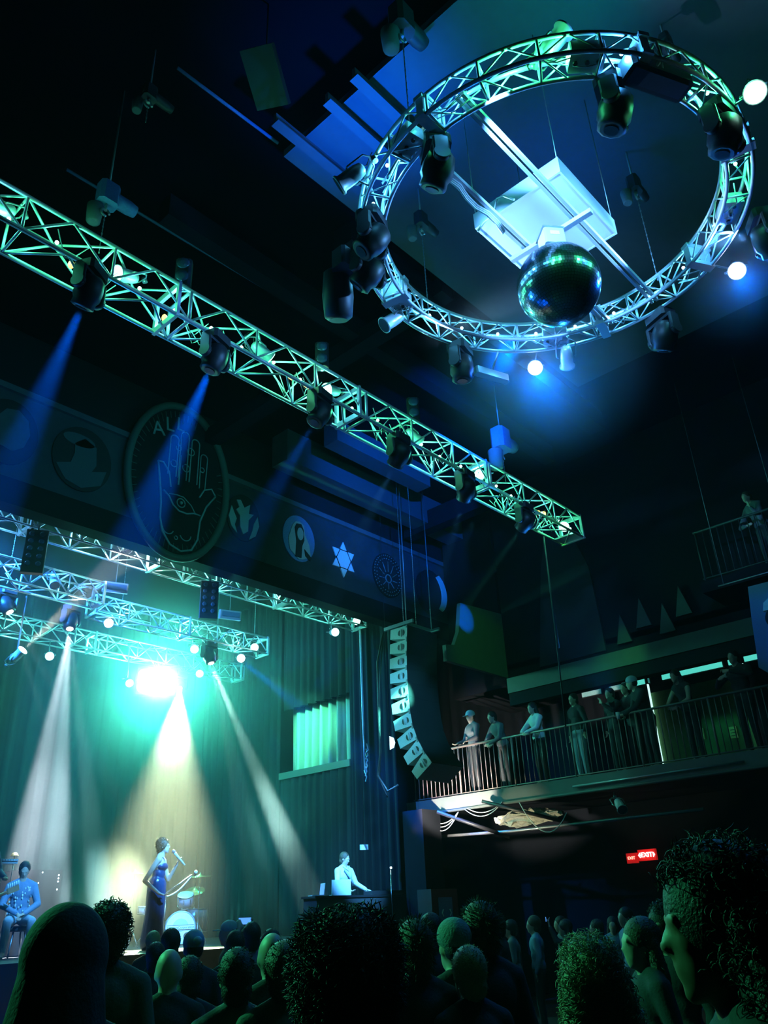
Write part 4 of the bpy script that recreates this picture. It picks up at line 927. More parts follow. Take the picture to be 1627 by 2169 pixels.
def person(label, x, y, z=0, h=1.72, yaw=0, arms=None, hair='short', hm='hair', skin='skin', top='cloth', bottom='cloth', cat='person', group='crowd before the stage',
           lean=0, voxel=.017, legs=None, seat=0, female=False, extra=None, wide=1.0, tilt=0, hscale=1.0, turn=0, skirt=None, sleeves=True, name='person'):
    s = h / 1.75; Rz = Matrix.Rotation(yaw, 3, 'Z'); base = Vector((x, y, z))
    t = thing(name, label, cat, (x, y, z), group)
    def up(p):        # canonical -> leaned
        p = Vector(p)
        if lean and p.z > .93:
            a = lean; q = p - Vector((0, 0, .93)); p = Vector((q.x * cos(a) + q.z * sin(a), q.y, -q.x * sin(a) + q.z * cos(a))) + Vector((0, 0, .93))
        return p
    def W(p): return base + Rz @ (up(p) * s) + Vector((0, 0, seat))
    def D(v):         # direction only
        o0 = W((0, 0, 1.2)); return W((v[0], v[1], 1.2 + v[2])) - o0
    hr = Rz @ Matrix.Rotation(turn, 3, 'Z') @ Matrix.Rotation(tilt + lean * .3, 3, 'Y')
    hc = W(J0['hd'])
    def H(p): return hc + hr @ (Vector(p) * s * hscale)
    wd = (.93 if female else 1.0) * wide
    def S(r): return r * s
    body = MB(); cl = MB(); tr = MB()
    # torso
    e = .014
    def torso(mb, g, legs_only=False):
        for (p, r) in (((0, 0, 1.33), (.115, .165 * wd, .15)), ((0, 0, 1.17), (.10, .135 * wd, .14)), ((0, 0, 1.02), (.11, .155 * (1.05 if female else 1), .13))):
            mb.ball(W(p), tuple(S(k + g) for k in r), 16, 10, Rz @ Matrix.Rotation(lean, 3, 'Y'))
        for sd in (-1, 1): mb.cap(W((0, .04 * sd, 1.43)), W((0, .165 * sd * wd, 1.40)), S(.05 + g), S(.058 + g))
    torso(body, 0)
    body.cap(W((0, 0, 1.42)), W((.015, 0, 1.56)), S(.064), S(.056))
    for sd in (-1, 1):
        for mb in (body, cl): mb.cap(W((-.01, .035 * sd, 1.475)), W((0, .13 * sd, 1.43)), S(.05 + (.012 if mb is cl else 0)), S(.05 + (.012 if mb is cl else 0)))
    # head
    body.ball(H((-.01, 0, .02)), (S(.098) * hscale, S(.076) * hscale, S(.105) * hscale), 18, 12, hr)
    body.ball(H((.03, 0, -.05)), (S(.062) * hscale, S(.056) * hscale, S(.07) * hscale), 14, 10, hr)
    Q = lambda r: r * s * hscale
    body.ball(H((.062, 0, -.10)), Q(.022), 8, 6); body.ball(H((.052, 0, -.015)), (Q(.042), Q(.052), Q(.062)), 14, 10, hr); body.cap(H((.080, 0, .014)), H((.100, 0, -.026)), Q(.011), Q(.014)); body.ball(H((.088, 0, -.03)), (Q(.014), Q(.018), Q(.010)), 8, 6, hr)
    body.cap(H((.082, -.035, .02)), H((.082, .035, .02)), Q(.012), Q(.012)); body.cap(H((.084, -.016, -.058)), H((.084, .016, -.058)), Q(.008), Q(.008)); body.cap(H((.081, -.014, -.070)), H((.081, .014, -.070)), Q(.009), Q(.009))
    for sd in (-1, 1): body.ball(H((-.005, .076 * sd, -.01)), (Q(.018), Q(.009), Q(.03)), 8, 6, hr)
    # legs
    lg = legs or {}
    for sd, key in ((1, 'L'), (-1, 'R')):
        hp, kn, an, toe = lg.get(key, ((0, .09, .93), (.03, .10, .50), (0, .10, .09), (.17, .12, .03)))
        if key not in lg: hp, kn, an, toe = [(p[0], p[1] * sd, p[2]) for p in (hp, kn, an, toe)]
        for mb, g in ((body, 0), (tr, .013)):
            mb.cap(W(hp), W(kn), S(.085 + g), S(.055 + g)); mb.cap(W(kn), W(an), S(.053 + g), S(.036 + g * 1.2))
        body.cap(W(an), W(toe), S(.04), S(.032))
    tr.ball(W((0, 0, .97)), (S(.125), S(.16), S(.1)), 14, 10, Rz)
    # arms
    ar = arms or {}
    for sd, key in ((1, 'L'), (-1, 'R')):
        el, wr, hd_ = ar.get(key, ((-.03, .235 * sd, 1.15), (.05, .235 * sd, .92), (.03, 0, -1)))
        shp = (0, .175 * sd * wd, 1.405)
        for mb, g in ((body, 0),) + (((cl, .014),) if sleeves else ()):
            mb.cap(W(shp), W(el), S(.052 + g), S(.038 + g)); mb.cap(W(el), W(Vector(el).lerp(Vector(wr), .97 if mb is body else .9)), S(.038 + g), S(.025 + g))
        hand(body, W(wr), D(hd_).normalized(), (Rz @ Vector((0, -sd, 0))), s)
    skinpart('body', body, M[skin], t, voxel if D0(x, y) > 3.3 else .010, 3)
    torso(cl, e); 
    if skirt is None:
        skinpart('trousers', tr, M[bottom], t, max(voxel, .014))
    if top: skinpart('shirt', cl, M[top], t, max(voxel, .013))
    # hair
    hb = MB(); rnd = random.Random(int(abs(x * 131 + y * 77)))
    vx = .011
    if hair in ('short', 'curly', 'long', 'longcurly', 'afro', 'bun', 'spiky', 'updo'):
        k_ = {'short': 1.07, 'curly': 1.16, 'long': 1.10, 'longcurly': 1.22, 'afro': 1.5, 'bun': 1.08, 'spiky': 1.12, 'updo': 1.16}[hair]
        hb.ball(H((-.028, 0, .035)), (S(.100) * k_ * hscale, S(.082) * k_ * hscale, S(.100) * k_ * hscale), 20, 14, hr)
        hb.ball(H((-.052, 0, -.045)), (S(.07) * hscale, S(.075) * hscale, S(.075) * hscale), 16, 10, hr)
        if hair in ('long', 'longcurly'):
            g = 1.0 if hair == 'long' else 1.35
            for sd in (-1, 0, 1):
                hb.cap(H((-.05, .055 * sd * g, .0)), H((-.07, .075 * sd * g, -.16)), S(.05 * g), S(.055 * g)); hb.cap(H((-.07, .075 * sd * g, -.16)), H((-.075, .07 * sd * g, -.34)), S(.055 * g), S(.035 * g))
        if hair == 'bun': hb.ball(H((-.10, 0, .13)), S(.05), 10, 8)
        if hair == 'updo': hb.ball(H((-.05, 0, .09)), (S(.085), S(.08), S(.06)), 12, 8, hr)
        ho = skinpart('hair', hb, M[hm], t, vx, 2)
        n, L, cr = {'short': (1500, .016, 0), 'curly': (1700, .030, .010), 'long': (900, .022, 0), 'longcurly': (3000, .036, .012), 'afro': (4200, .045, .008), 'bun': (300, .02, 0), 'spiky': (1500, .035, 0), 'updo': (900, .025, .008)}[hair]
        if sqrt(x * x + y * y) > 7: n = n // 6 if hair != 'updo' else n
        elif sqrt(x * x + y * y) > 4: n = n // 2
        K_ = 8 if cr else 3
        sb = MB(); cen = Vector((-.028, 0, .035)); vs_ = [q.co + ORG[ho.name] for q in ho.data.vertices]; Hc = H(cen); fwd = hr @ Vector((1, 0, 0))
        for q in range(n):
            p = vs_[rnd.randrange(len(vs_))]; od = (p - Hc); od = (od.normalized() if od.length < .17 * s else Vector((od.x, od.y, 0)).normalized() * .6 + Vector((0, 0, -.8))).normalized()
            if od.dot(fwd) > .55 and p.z < Hc.z + .06 * s: continue
            g = Vector((rnd.gauss(0, .35), rnd.gauss(0, .35), rnd.gauss(0, .35) - (.5 if hair in ('short', 'long', 'longcurly', 'bun') else .15)))
            dd = (od + g).normalized(); u_ = dd.orthogonal().normalized(); w_ = dd.cross(u_); ll = L * s * rnd.uniform(.5, 1.3); ph_ = rnd.uniform(0, 6.3)
            pts = [p - od * .006 + dd * ll * k_ / (K_ - 1) + (u_ * cos(ph_ + k_ * .8) + w_ * sin(ph_ + k_ * .8)) * cr * s * min(1, k_ / 3) for k_ in range(K_)]
            r_ = .0017 if D0(x, y) < 4 else .0028; sb.tube(pts, [r_] * (K_ - 1) + [r_ * .3], 3, caps=False)
        strands(ho, sb)
    if hair == 'cap' or hair == 'beanie' or hair == 'hood':
        mm = {'cap': 'cap', 'beanie': 'beanie', 'hood': 'cloth'}[hair]
        if hair == 'hood':
            hb.ball(H((-.03, 0, .02)), (S(.14), S(.125), S(.15)), 20, 14, hr); hb.cap(H((-.05, 0, -.03)), H((-.07, 0, -.2)), S(.125), S(.16)); skinpart('hood', hb, M[mm], t, .014, 3)
        else:
            kk = 1.13 if hair == 'cap' else 1.2
            hb.ball(H((-.015, 0, .05)), (S(.1) * kk, S(.08) * kk, S(.085) * kk), 20, 12, hr)
            skinpart(hair, hb, M[mm], t, .010, 2)
            if hair == 'cap':
                bm_ = MB(); bm_.ball(H((.12, 0, .035)), (S(.07), S(.06), S(.008)), 14, 6, hr); skinpart('cap_brim', bm_, M[mm], t, .008, 1)
            hb2 = MB(); hb2.ball(H((-.035, 0, .0)), (S(.085), S(.08), S(.08)), 16, 10, hr); skinpart('hair', hb2, M[hm], t, .012, 1)
    if extra: extra(t, W, H, D, s, hr)
    return t
def hand(mb, w, d, side, s):
    # palm, four fingers, thumb; d along the hand, side = across (towards the thumb)
    d = d.normalized(); n = d.cross(side); 
    if n.length < .1: n = Vector((0, 0, 1)).cross(d)
    n.normalize(); u = n.cross(d).normalized()
    pc = w + d * .045 * s
    mb.cap(w, w + d * .02 * s, .024 * s, .024 * s, 8)
    Rm = Matrix((d, u, n)).transposed(); mb.ball(pc, (.05 * s, .041 * s, .017 * s), 12, 8, Rm)
    for i, (o, L) in enumerate(((.030, .070), (.010, .080), (-.010, .075), (-.029, .058))):
        b = w + d * .085 * s + u * o * s; m_ = b + (d * .9 + n * .35) * L * .5 * s; e = m_ + (d * .6 + n * .8).normalized() * L * .5 * s
        mb.cap(b, m_, .0095 * s, .0085 * s, 6); mb.cap(m_, e, .0085 * s, .0075 * s, 6)
    b = w + d * .03 * s + u * .03 * s; m_ = b + (u * .8 + d * .6 + n * .2).normalized() * .035 * s; mb.cap(b, m_, .012 * s, .010 * s, 6); mb.cap(m_, m_ + (d + u * .2 + n * .3).normalized() * .03 * s, .010 * s, .008 * s, 6)

# ---- singer
SYAW = atan2(-.73, .68)
arms = dict(R=((-.17, -.24, 1.06), (.10, -.22, .86), (.9, 0, -.25)), L=((.12, .24, 1.10), (.27, .12, 1.34), (.3, -.2, 1)))
def sing_extra(t, W, H, D, s, hr):
    b = MB()
    for (p, r) in (((0.02, 0, 1.30), (.115, .14, .07)), ((0, 0, 1.18), (.098, .122, .13)), ((-.01, 0, 1.02), (.12, .165, .15))): b.ball(W(p), tuple(k * s + .012 for k in r), 18, 12, Matrix.Rotation(SYAW, 3, 'Z'))
    b.cap(W((-.01, 0, 1.0)), W((-.01, 0, .5)), .155, .155, 16); b.cap(W((-.02, 0, .5)), W((-.02, 0, .12)), .15, .19, 16)
    skinpart('dress', b, M['satin'], t, .012, 3)
    b = MB()
    for sd in (-1, 1): b.tube([W((.10, .06 * sd, 1.33)), W((.075, .075 * sd, 1.43)), W((0, .08 * sd, 1.475)), W((-.09, .07 * sd, 1.38))], .007, 6)
    b.build('dress_strap', M['satin'], t)
    for sd in (-1, 1): MB().ball(H((.078, .03 * sd, -.002)), .011, 8, 6).build('eye', M['embd'], t)
SX, SY, SZ = 8.28, 12.8, 1.34
sg = person('singer in a long dark blue dress singing into a handheld microphone on stage', SX, SY, SZ, 1.66, SYAW, arms, 'updo', 'hairb', 'skin', None, 'satin', voxel=.0075, legs={'L': ((0, .055, .93), (.02, .05, .5), (0, .06, .09), (.15, .07, .03)), 'R': ((0, -.055, .93), (.02, -.05, .5), (0, -.06, .09), (.15, -.07, .03))}, lean=.05, female=True, extra=sing_extra, skirt=1, sleeves=False, group=None, tilt=-.1)
def SW(p, s=1.66 / 1.75): 
    q = Vector(p); a = .05; r = q - Vector((0, 0, .93)); q = Vector((r.x * cos(a) + r.z * sin(a), r.y, -r.x * sin(a) + r.z * cos(a))) + Vector((0, 0, .93)) if q.z > .93 else q
    return Vector((SX, SY, SZ)) + Matrix.Rotation(SYAW, 3, 'Z') @ (q * s)
t = thing('microphone', 'silver handheld microphone held at the singer\'s mouth', 'microphone', tuple(SW((.3, .06, 1.45))))
a_, b_ = SW((.21, .02, 1.55)), SW((.42, .10, 1.33))
MB().ball(a_, .032, 14, 10).build('mic_head', M['steel'], t)
MB().tube([a_.lerp(b_, .1), a_.lerp(b_, .35), b_], [.026, .02, .014], 12).build('mic_body', M['speaker'], t)
# mic stand with boom
t = thing('microphone_stand', 'microphone on a boom stand beside the singer with a bright cable', 'microphone stand', (8.65, 12.95, 1.34))
p0 = Vector((8.5, 12.95, 2.14)); p1 = Vector((8.92, 12.75, 2.44))
MB().tube([p0, p1], .014, 8).build('boom', M['chrome'], t)
MB().tube([(8.55, 12.93, 1.36), (8.55, 12.93, 2.17)], .012, 8).build('pole', M['chrome'], t)
MB().lathe([(.14, 0), (.14, .015), (.03, .03)], (8.55, 12.93, 1.345), (0, 0, 1), 20).build('base', M['black'], t)
MB().ball(p1 + Vector((.05, -.04, .05)), .03, 12, 8).build('mic_head', M['speaker'], t)
MB().tube([p1 + Vector((.05, -.04, .05)), p1 + Vector((0.03, -.02, -.02))], .02, 8).build('mic_body', M['black'], t)
MB().tube(sag(p1, p0 + Vector((.05, 0, -.02)), .07), .01, 6).build('cable', M['white'], t)

# ---- drum kit
def lugs(mb, c, r, ax, n, L):
    q = Vector((0, 0, 1)).rotation_difference(Vector(ax))
    for k in range(n):
        a = 2 * pi * k / n; p = Vector(c) + q @ Vector((r * cos(a), r * sin(a), 0)); mb.tube([p - Vector(ax) * L / 2, p + Vector(ax) * L / 2], .008, 5)
dax = Vector((-.45, -.89, .04)).normalized(); dc = Vector((9.93, 14.5, 1.34 + .29))
t = thing('bass_drum', 'blue bass drum with a round printed white front head and a band name', 'drum', tuple(dc))
MB().lathe([(.27, -.25), (.27, .15)], dc, dax, 40).build('shell', M['drum'], t)
fc = dc + dax * .16
MB().lathe([(.262, 0), (.262, .006)], fc, dax, 40).build('front_head', M['drumhead'], t)
MB().tube([fc + (Vector((0, 0, 1)).cross(dax).normalized() * cos(k * pi / 20) + dax.cross(Vector((0, 0, 1)).cross(dax).normalized()) * sin(k * pi / 20)) * .272 for k in range(40)], .014, 6, closed=True).build('hoop', M['drum'], t)
rt = Vector((0, 0, 1)).cross(dax).normalized(); vp = dax.cross(rt); rt = -rt if rt.x < 0 else rt
if vp.z < 0: vp = -vp
b = MB(); b.prism([(.15 * cos(a) , .15 * sin(a)) for a in [radians(q * 15) for q in range(13)]] , fc + dax * .008, rt, vp, dax * .003); b.prism([(.075 * cos(radians(q * 15)), .075 * sin(radians(q * 15))) for q in range(24)], fc + dax * .010, rt, vp, dax * .003)
b.build('printed_arch', M['drumtint'], t)
b = MB().prism([(-.24, -.035), (.24, -.035), (.24, .035), (-.24, .035)], fc + dax * .014, rt, vp, dax * .003); b.build('print_band', M['drumhead'], t)
b = MB(); 
for q in (-.038, .038): b.prism([(-.25, q - .004), (.25, q - .004), (.25, q + .004), (-.25, q + .004)], fc + dax * .017, rt, vp, dax * .003)
b.build('print_line', M['embd'], t)
text('ThieveryCorporation', .058, M['embd'], 'lettering', t, frame(fc + dax * .02, rt, vp, dax), .002)
MB().prism(disc(.07, 20, .13, -.15), fc + dax * .012, rt, vp, dax * .003).build('sound_hole', M['black'], t)
b = MB(); lugs(b, dc, .28, dax, 10, .3); b.build('lug', M['chrome'], t)
b = MB()
for sd in (-1, 1): b.tube([dc + rt * .22 * sd, dc + rt * .36 * sd + Vector((0, 0, -.28))], .01, 6)
b.build('spur', M['chrome'], t)
def drum(lab, c, ax, r, L, name='tom_drum', stand=True):
    t = thing(name, lab, 'drum', tuple(c), 'small drums of the kit'); ax = Vector(ax).normalized(); c = Vector(c)
    MB().lathe([(r, -L / 2), (r, L / 2)], c, ax, 28).build('shell', M['drum'], t)
    MB().lathe([(r * .98, 0), (r * .98, .005)], c + ax * L / 2, ax, 28).build('drum_head', M['drumhead'], t)
    b = MB(); q = Vector((0, 0, 1)).rotation_difference(ax)
    for e_ in (-1, 1): b.tube([c + q @ Vector((r * 1.02 * cos(k * pi / 12), r * 1.02 * sin(k * pi / 12), e_ * L / 2)) for k in range(24)], .008, 5, closed=True)
    b.build('hoop', M['chrome'], t); b = MB(); lugs(b, c, r * 1.03, ax, 8, L * .7); b.build('lug', M['chrome'], t)
    if stand:
        b = MB(); b.tube([c - ax * L / 2, (c.x, c.y, 1.36)], .012, 6); 
        for k in range(3): b.tube([(c.x, c.y, 1.6), (c.x + .2 * cos(k * 2.1), c.y + .2 * sin(k * 2.1), 1.35)], .01, 6)
        b.build('stand', M['chrome'], t)
drum('blue tom drum mounted above the bass drum', (10.0, 14.45, 2.1), (-.3, -.4, 1), .15, .2)
drum('snare drum behind the singer, left of the bass drum', (9.45, 14.9, 1.95), (0, -.1, 1), .17, .12, 'snare_drum')
drum('floor tom drum right of the bass drum', (10.5, 14.75, 1.75), (0, 0, 1), .19, .4, 'floor_tom')
def cymbal(lab, x, y, z, r=.2, tilt=.15, mat_='brass', base=True, group='cymbals on stage'):
    t = thing('cymbal_stand', lab, 'cymbal', (x, y, 1.34), group)
    ax = Vector((-tilt, -tilt, 1)).normalized()
    MB().lathe([(r, 0), (r * .95, .006), (.05, .03), (.035, .05), (.01, .052)], (x, y, z), ax, 30).build('cymbal', M[mat_], t)
    if base:
        MB().tube([(x, y, 1.7), (x, y, z + .08)], .011, 7).build('pole', M['chrome'], t)
        b = MB(); b.tube([(x, y, 1.36), (x, y, 1.75)], .016, 7); b.build('lower_tube', M['chrome'], t)
        for k in range(3): MB().tube([(x, y, 1.72), (x + .32 * cos(k * 2.09 + .5), y + .32 * sin(k * 2.09 + .5), 1.36)], .012, 6).build('leg', M['chrome'], t)
    else: MB().tube([(x, y, 1.36), (x, y, z)], .01, 6).build('pole', M['chrome'], t)
cymbal('cymbal on a stand left of the singer', 8.88, 14.5, 2.56, .19, .05)
cymbal('large cymbal on a stand at the right of the drum kit', 10.2, 14.3, 2.5, .24, .05)
cymbal('tilted cymbal behind the large one at the right of the drum kit', 10.45, 14.8, 2.27, .2, .35)
cymbal('small brass cymbal high on a thin pole behind the seated guitarist', 6.3, 13.9, 2.78, .07, .0, 'brass', False)

# ---- keyboards and seated guitarist at the left
t = thing('keyboard', 'long keyboard on a raised stand behind the seated guitarist', 'keyboard', (5.8, 13.9, 2.6))
MB().box((5.1, 13.75, 2.66), (6.3, 14.0, 2.73)).build('case', M['laptop'], t)
b = MB()
for k in range(28): b.box((5.12 + k * .042, 13.72, 2.7), (5.12 + k * .042 + .036, 13.76, 2.725))
b.build('keys', M['white'], t)
b = MB(); b.tube([(6.1, 13.87, 2.66), (5.7, 13.87, 2.45), (6.0, 13.87, 1.36)], .014, 6); b.tube([(5.3, 13.87, 2.66), (5.7, 13.87, 2.4), (5.4, 13.87, 1.36)], .014, 6); b.build('stand', M['chrome'], t)
t = thing('amplifier_rack', 'tall dark rack with small lights behind the seated guitarist', 'rack', (6.95, 14.4, 1.34))
MB().box((6.55, 14.2, 1.35), (7.3, 14.8, 2.6)).build('case', M['dark'], t)
b = MB()
for k, z_ in enumerate((2.52, 2.47, 2.42, 2.3)): b.ball((7.24, 14.19, z_), .012, 6, 4)
b.ball((6.95, 14.19, 2.56), .01, 6, 4); b.ball((6.9, 14.19, 2.4), .01, 6, 4); b.build('indicator_light', M['led_on'], t)
GY = radians(-110)
gl = {'L': ((.02, .09, .93), (.42, .17, .90), (.40, .18, .48), (.55, .2, .43)), 'R': ((.02, -.09, .93), (.42, -.17, .90), (.40, -.18, .48), (.55, -.2, .43))}
ga = dict(L=((.10, .26, 1.14), (.34, .04, 1.0), (.7, -.4, -.3)), R=((.08, -.26, 1.14), (.34, -.03, 1.0), (.7, .4, -.3)))
def guit_extra(t, W, H, D, s, hr):
    b = MB()
    rnd = random.Random(5)
    for k in range(46):
        a = rnd.uniform(-1.3, 1.3); zz = rnd.uniform(1.0, 1.4); p = W((.122 * cos(a), .165 * sin(a), zz)); b.ball(p, (.013, .013, .019), 7, 5)
    b.build('shirt_pattern', M['white'], t)['kind'] = 'stuff'
G = person('seated guitarist in a patterned blue shirt with clasped hands and lowered head', 6.33, 13.55, 1.34 - .40, 1.72, GY, ga, 'short', 'hair', 'skin', 'soft', 'denim', legs=gl, voxel=.009, tilt=.45, extra=guit_extra, group=None)
t = thing('stool', 'dark stool under the seated guitarist', 'stool', (6.35, 13.62, 1.34))
MB().lathe([(.18, 0), (.2, .02), (.2, .06), (.18, .08)], (6.38, 13.6, 1.34 + .35), (0, 0, 1), 20).build('seat', M['cloth'], t)
for k in range(4): MB().tube([(6.38 + .12 * cos(k * pi / 2 + .7), 13.6 + .12 * sin(k * pi / 2 + .7), 1.7), (6.38 + .2 * cos(k * pi / 2 + .7), 13.6 + .2 * sin(k * pi / 2 + .7), 1.34)], .014, 6).build('leg', M['steel'], t)
t = thing('guitar', 'guitar neck and headstock with white pegs entering at the left edge', 'guitar', (5.6, 13.2, 2.1))
MB().tube([(5.35, 13.0, 2.02), (5.9, 13.1, 2.22)], [.03, .024], 8).build('neck', M['wood'], t)
MB().bbox((6.0, 13.12, 2.26), (.2, .03, .08), Euler((0, -.35, .18)).to_matrix(), .01).build('headstock', M['wood'], t)
b = MB()
for k in range(6): b.tube([(5.92 + k * .03, 13.11, 2.27 + k * .011), (5.91 + k * .03, 13.11, 2.33 + k * .011)], .009, 6)
b.build('tuning_peg', M['drumhead'], t)
MB().ball((5.15, 12.97, 1.95), (.24, .06, .18), 20, 12, Euler((0, -.35, .18)).to_matrix()).build('guitar_body', M['wood'], t)
person('person in striped trousers at the left edge of the stage holding a guitar', 5.42, 12.85, 1.34, 1.75, radians(-60), dict(L=((.05, .26, 1.15), (.28, .1, 1.05), (.5, -.6, 0)), R=((.0, -.27, 1.12), (.22, -.15, .95), (.8, .3, 0))), 'short', 'hair', 'skin', 'soft', 'white', voxel=.012, group=None)

# ---- dj, table, laptops, keyboard
DX, DY = 12.75, 12.75
t = thing('dj_table', 'dark draped table carrying laptops and a keyboard at the right of the stage', 'table', (12.6, 12.4, 1.34))
MB().box((11.3, 12.2, 2.02), (14.0, 12.6, 2.06)).build('tabletop', M['black'], t)
MB().box((11.35, 12.22, 1.35), (13.95, 12.58, 2.02)).build('table_drape', M['cloth'], t)
def laptop(lab, x, y, z, yaw, w_=.36, h_=.25):
    t = thing('laptop', lab, 'laptop', (x, y, z), 'laptops on the stage table'); r_ = Euler((0, 0, yaw)).to_matrix()
    MB().bbox(Vector((x, y, z + .01)), (w_, .24, .018), r_, .01).build('laptop_base', M['laptop'], t)
    MB().bbox(Vector((x, y, z + h_ / 2)) + r_ @ Vector((0, -.13, 0)), (w_, .012, h_), Euler((.12, 0, yaw)).to_matrix()).build('laptop_lid', M['white'], t)
    MB().bbox(Vector((x, y, z + h_ / 2)) + r_ @ Vector((0, -.121, 0)), (w_ * .9, .004, h_ * .85), Euler((.12, 0, yaw)).to_matrix()).build('laptop_screen', M['screen'], t)
laptop('bright open laptop with its pale lid facing the crowd, left of the keyboard player', 12.15, 12.42, 2.06, -.55, .38, .28)
laptop('open laptop seen from the side on the left end of the stage table', 11.5, 12.4, 2.06, 1.1, .3, .22)
t = thing('keyboard', 'dark keyboard in front of the man in the white shirt', 'keyboard', (13.4, 12.4, 2.07))
MB().bbox((13.4, 12.4, 2.1), (.95, .25, .07)).build('case', M['black'], t)
b = MB()
for k in range(24): b.box((12.96 + k * .036, 12.42, 2.13), (12.96 + k * .036 + .031, 12.52, 2.14))
b.build('keys', M['white'], t)
dja = dict(R=((.06, -.26, 1.14), (.33, -.20, 1.02), (1, .1, -.2)), L=((.08, .27, 1.16), (.36, .28, 1.03), (1, 0, -.15)))
def dj_extra(t, W, H, D, s, hr):
    b = MB().tube([W((.135, -.12, 1.42)), W((.155, 0, 1.28)), W((.145, .12, 1.12))], .02, 8); b.build('shoulder_strap', M['denim'], t)
    b = MB().tube([W((.06, -.09, 1.49)), W((.13, 0, 1.40)), W((.06, .09, 1.49))], .016, 8); b.build('collar', M['white'], t)
person('man in a white shirt looking down at a keyboard at the right of the stage', DX + .05, 12.95, 1.34 - .2, 1.74, radians(-88), dja, 'short', 'hairb', 'skin', 'white', 'cloth', voxel=.009, tilt=.3, extra=dj_extra, group=None, turn=.3, wide=1.12)
t = thing('hanging_speaker', 'small pale speaker hanging above the man in the white shirt', 'speaker', (12.95, 12.5, 2.96))
MB().bbox((12.95, 12.5, 2.96), (.17, .12, .1), Euler((.1, 0, -.6)).to_matrix(), .02).build('housing', M['speaker'], t)
MB().tube([(12.95, 12.5, 3.0), (12.95, 12.5, 7.8)], .008, 5).build('suspension_cable', M['black'], t)
t = thing('microphone_stand', 'thin microphone stand right of the keyboard player', 'microphone stand', (13.35, 12.15, 1.34))
MB().tube([(13.35, 12.15, 1.34), (13.35, 12.15, 2.52)], .01, 6).build('pole', M['chrome'], t)
MB().ball((13.33, 12.12, 2.55), .022, 10, 8).build('mic_head', M['led_on'], t)
MB().lathe([(.12, 0), (.12, .012)], (13.35, 12.15, 1.342), (0, 0, 1), 16).build('base', M['black'], t)
for (x, y, z, l) in ((11.75, 11.55, 1.36, 'small tilted stage lamp on the stage edge left of the big centre head'),):
    pass
t = thing('equipment_case', 'dark case with pale metal edges at the right front of the stage', 'case', (11.4, 12.0, 1.34))
MB().box((10.9, 11.6, 1.345), (11.6, 12.1, 1.78)).build('case_body', M['dark'], t)
b = MB()
for z_ in (1.78, 1.70): b.tube([(10.9, 11.6, z_), (11.6, 11.6, z_)], .01, 4)
b.build('metal_edge', M['steel'], t)
t = thing('floor_speaker', 'dark speaker stack with a square blue front at the right of the stage', 'speaker', (13.5, 11.0, 0))
MB().box((13.1, 10.9, 0), (13.9, 11.25, 2.1)).build('cabinet', M['dark'], t)
MB().box((13.3, 10.88, 1.55), (13.7, 10.9, 1.95)).build('speaker_front', M['emblue'], t)
b = MB()
for sg_ in (-1, 1): b.tube([(13.5 + sg_ * .1, 10.87, 1.62), (13.5 + sg_ * .14, 10.87, 1.68), (13.5 + sg_ * .1, 10.87, 1.74)], .012, 5)
b.build('front_mark', M['star'], t)

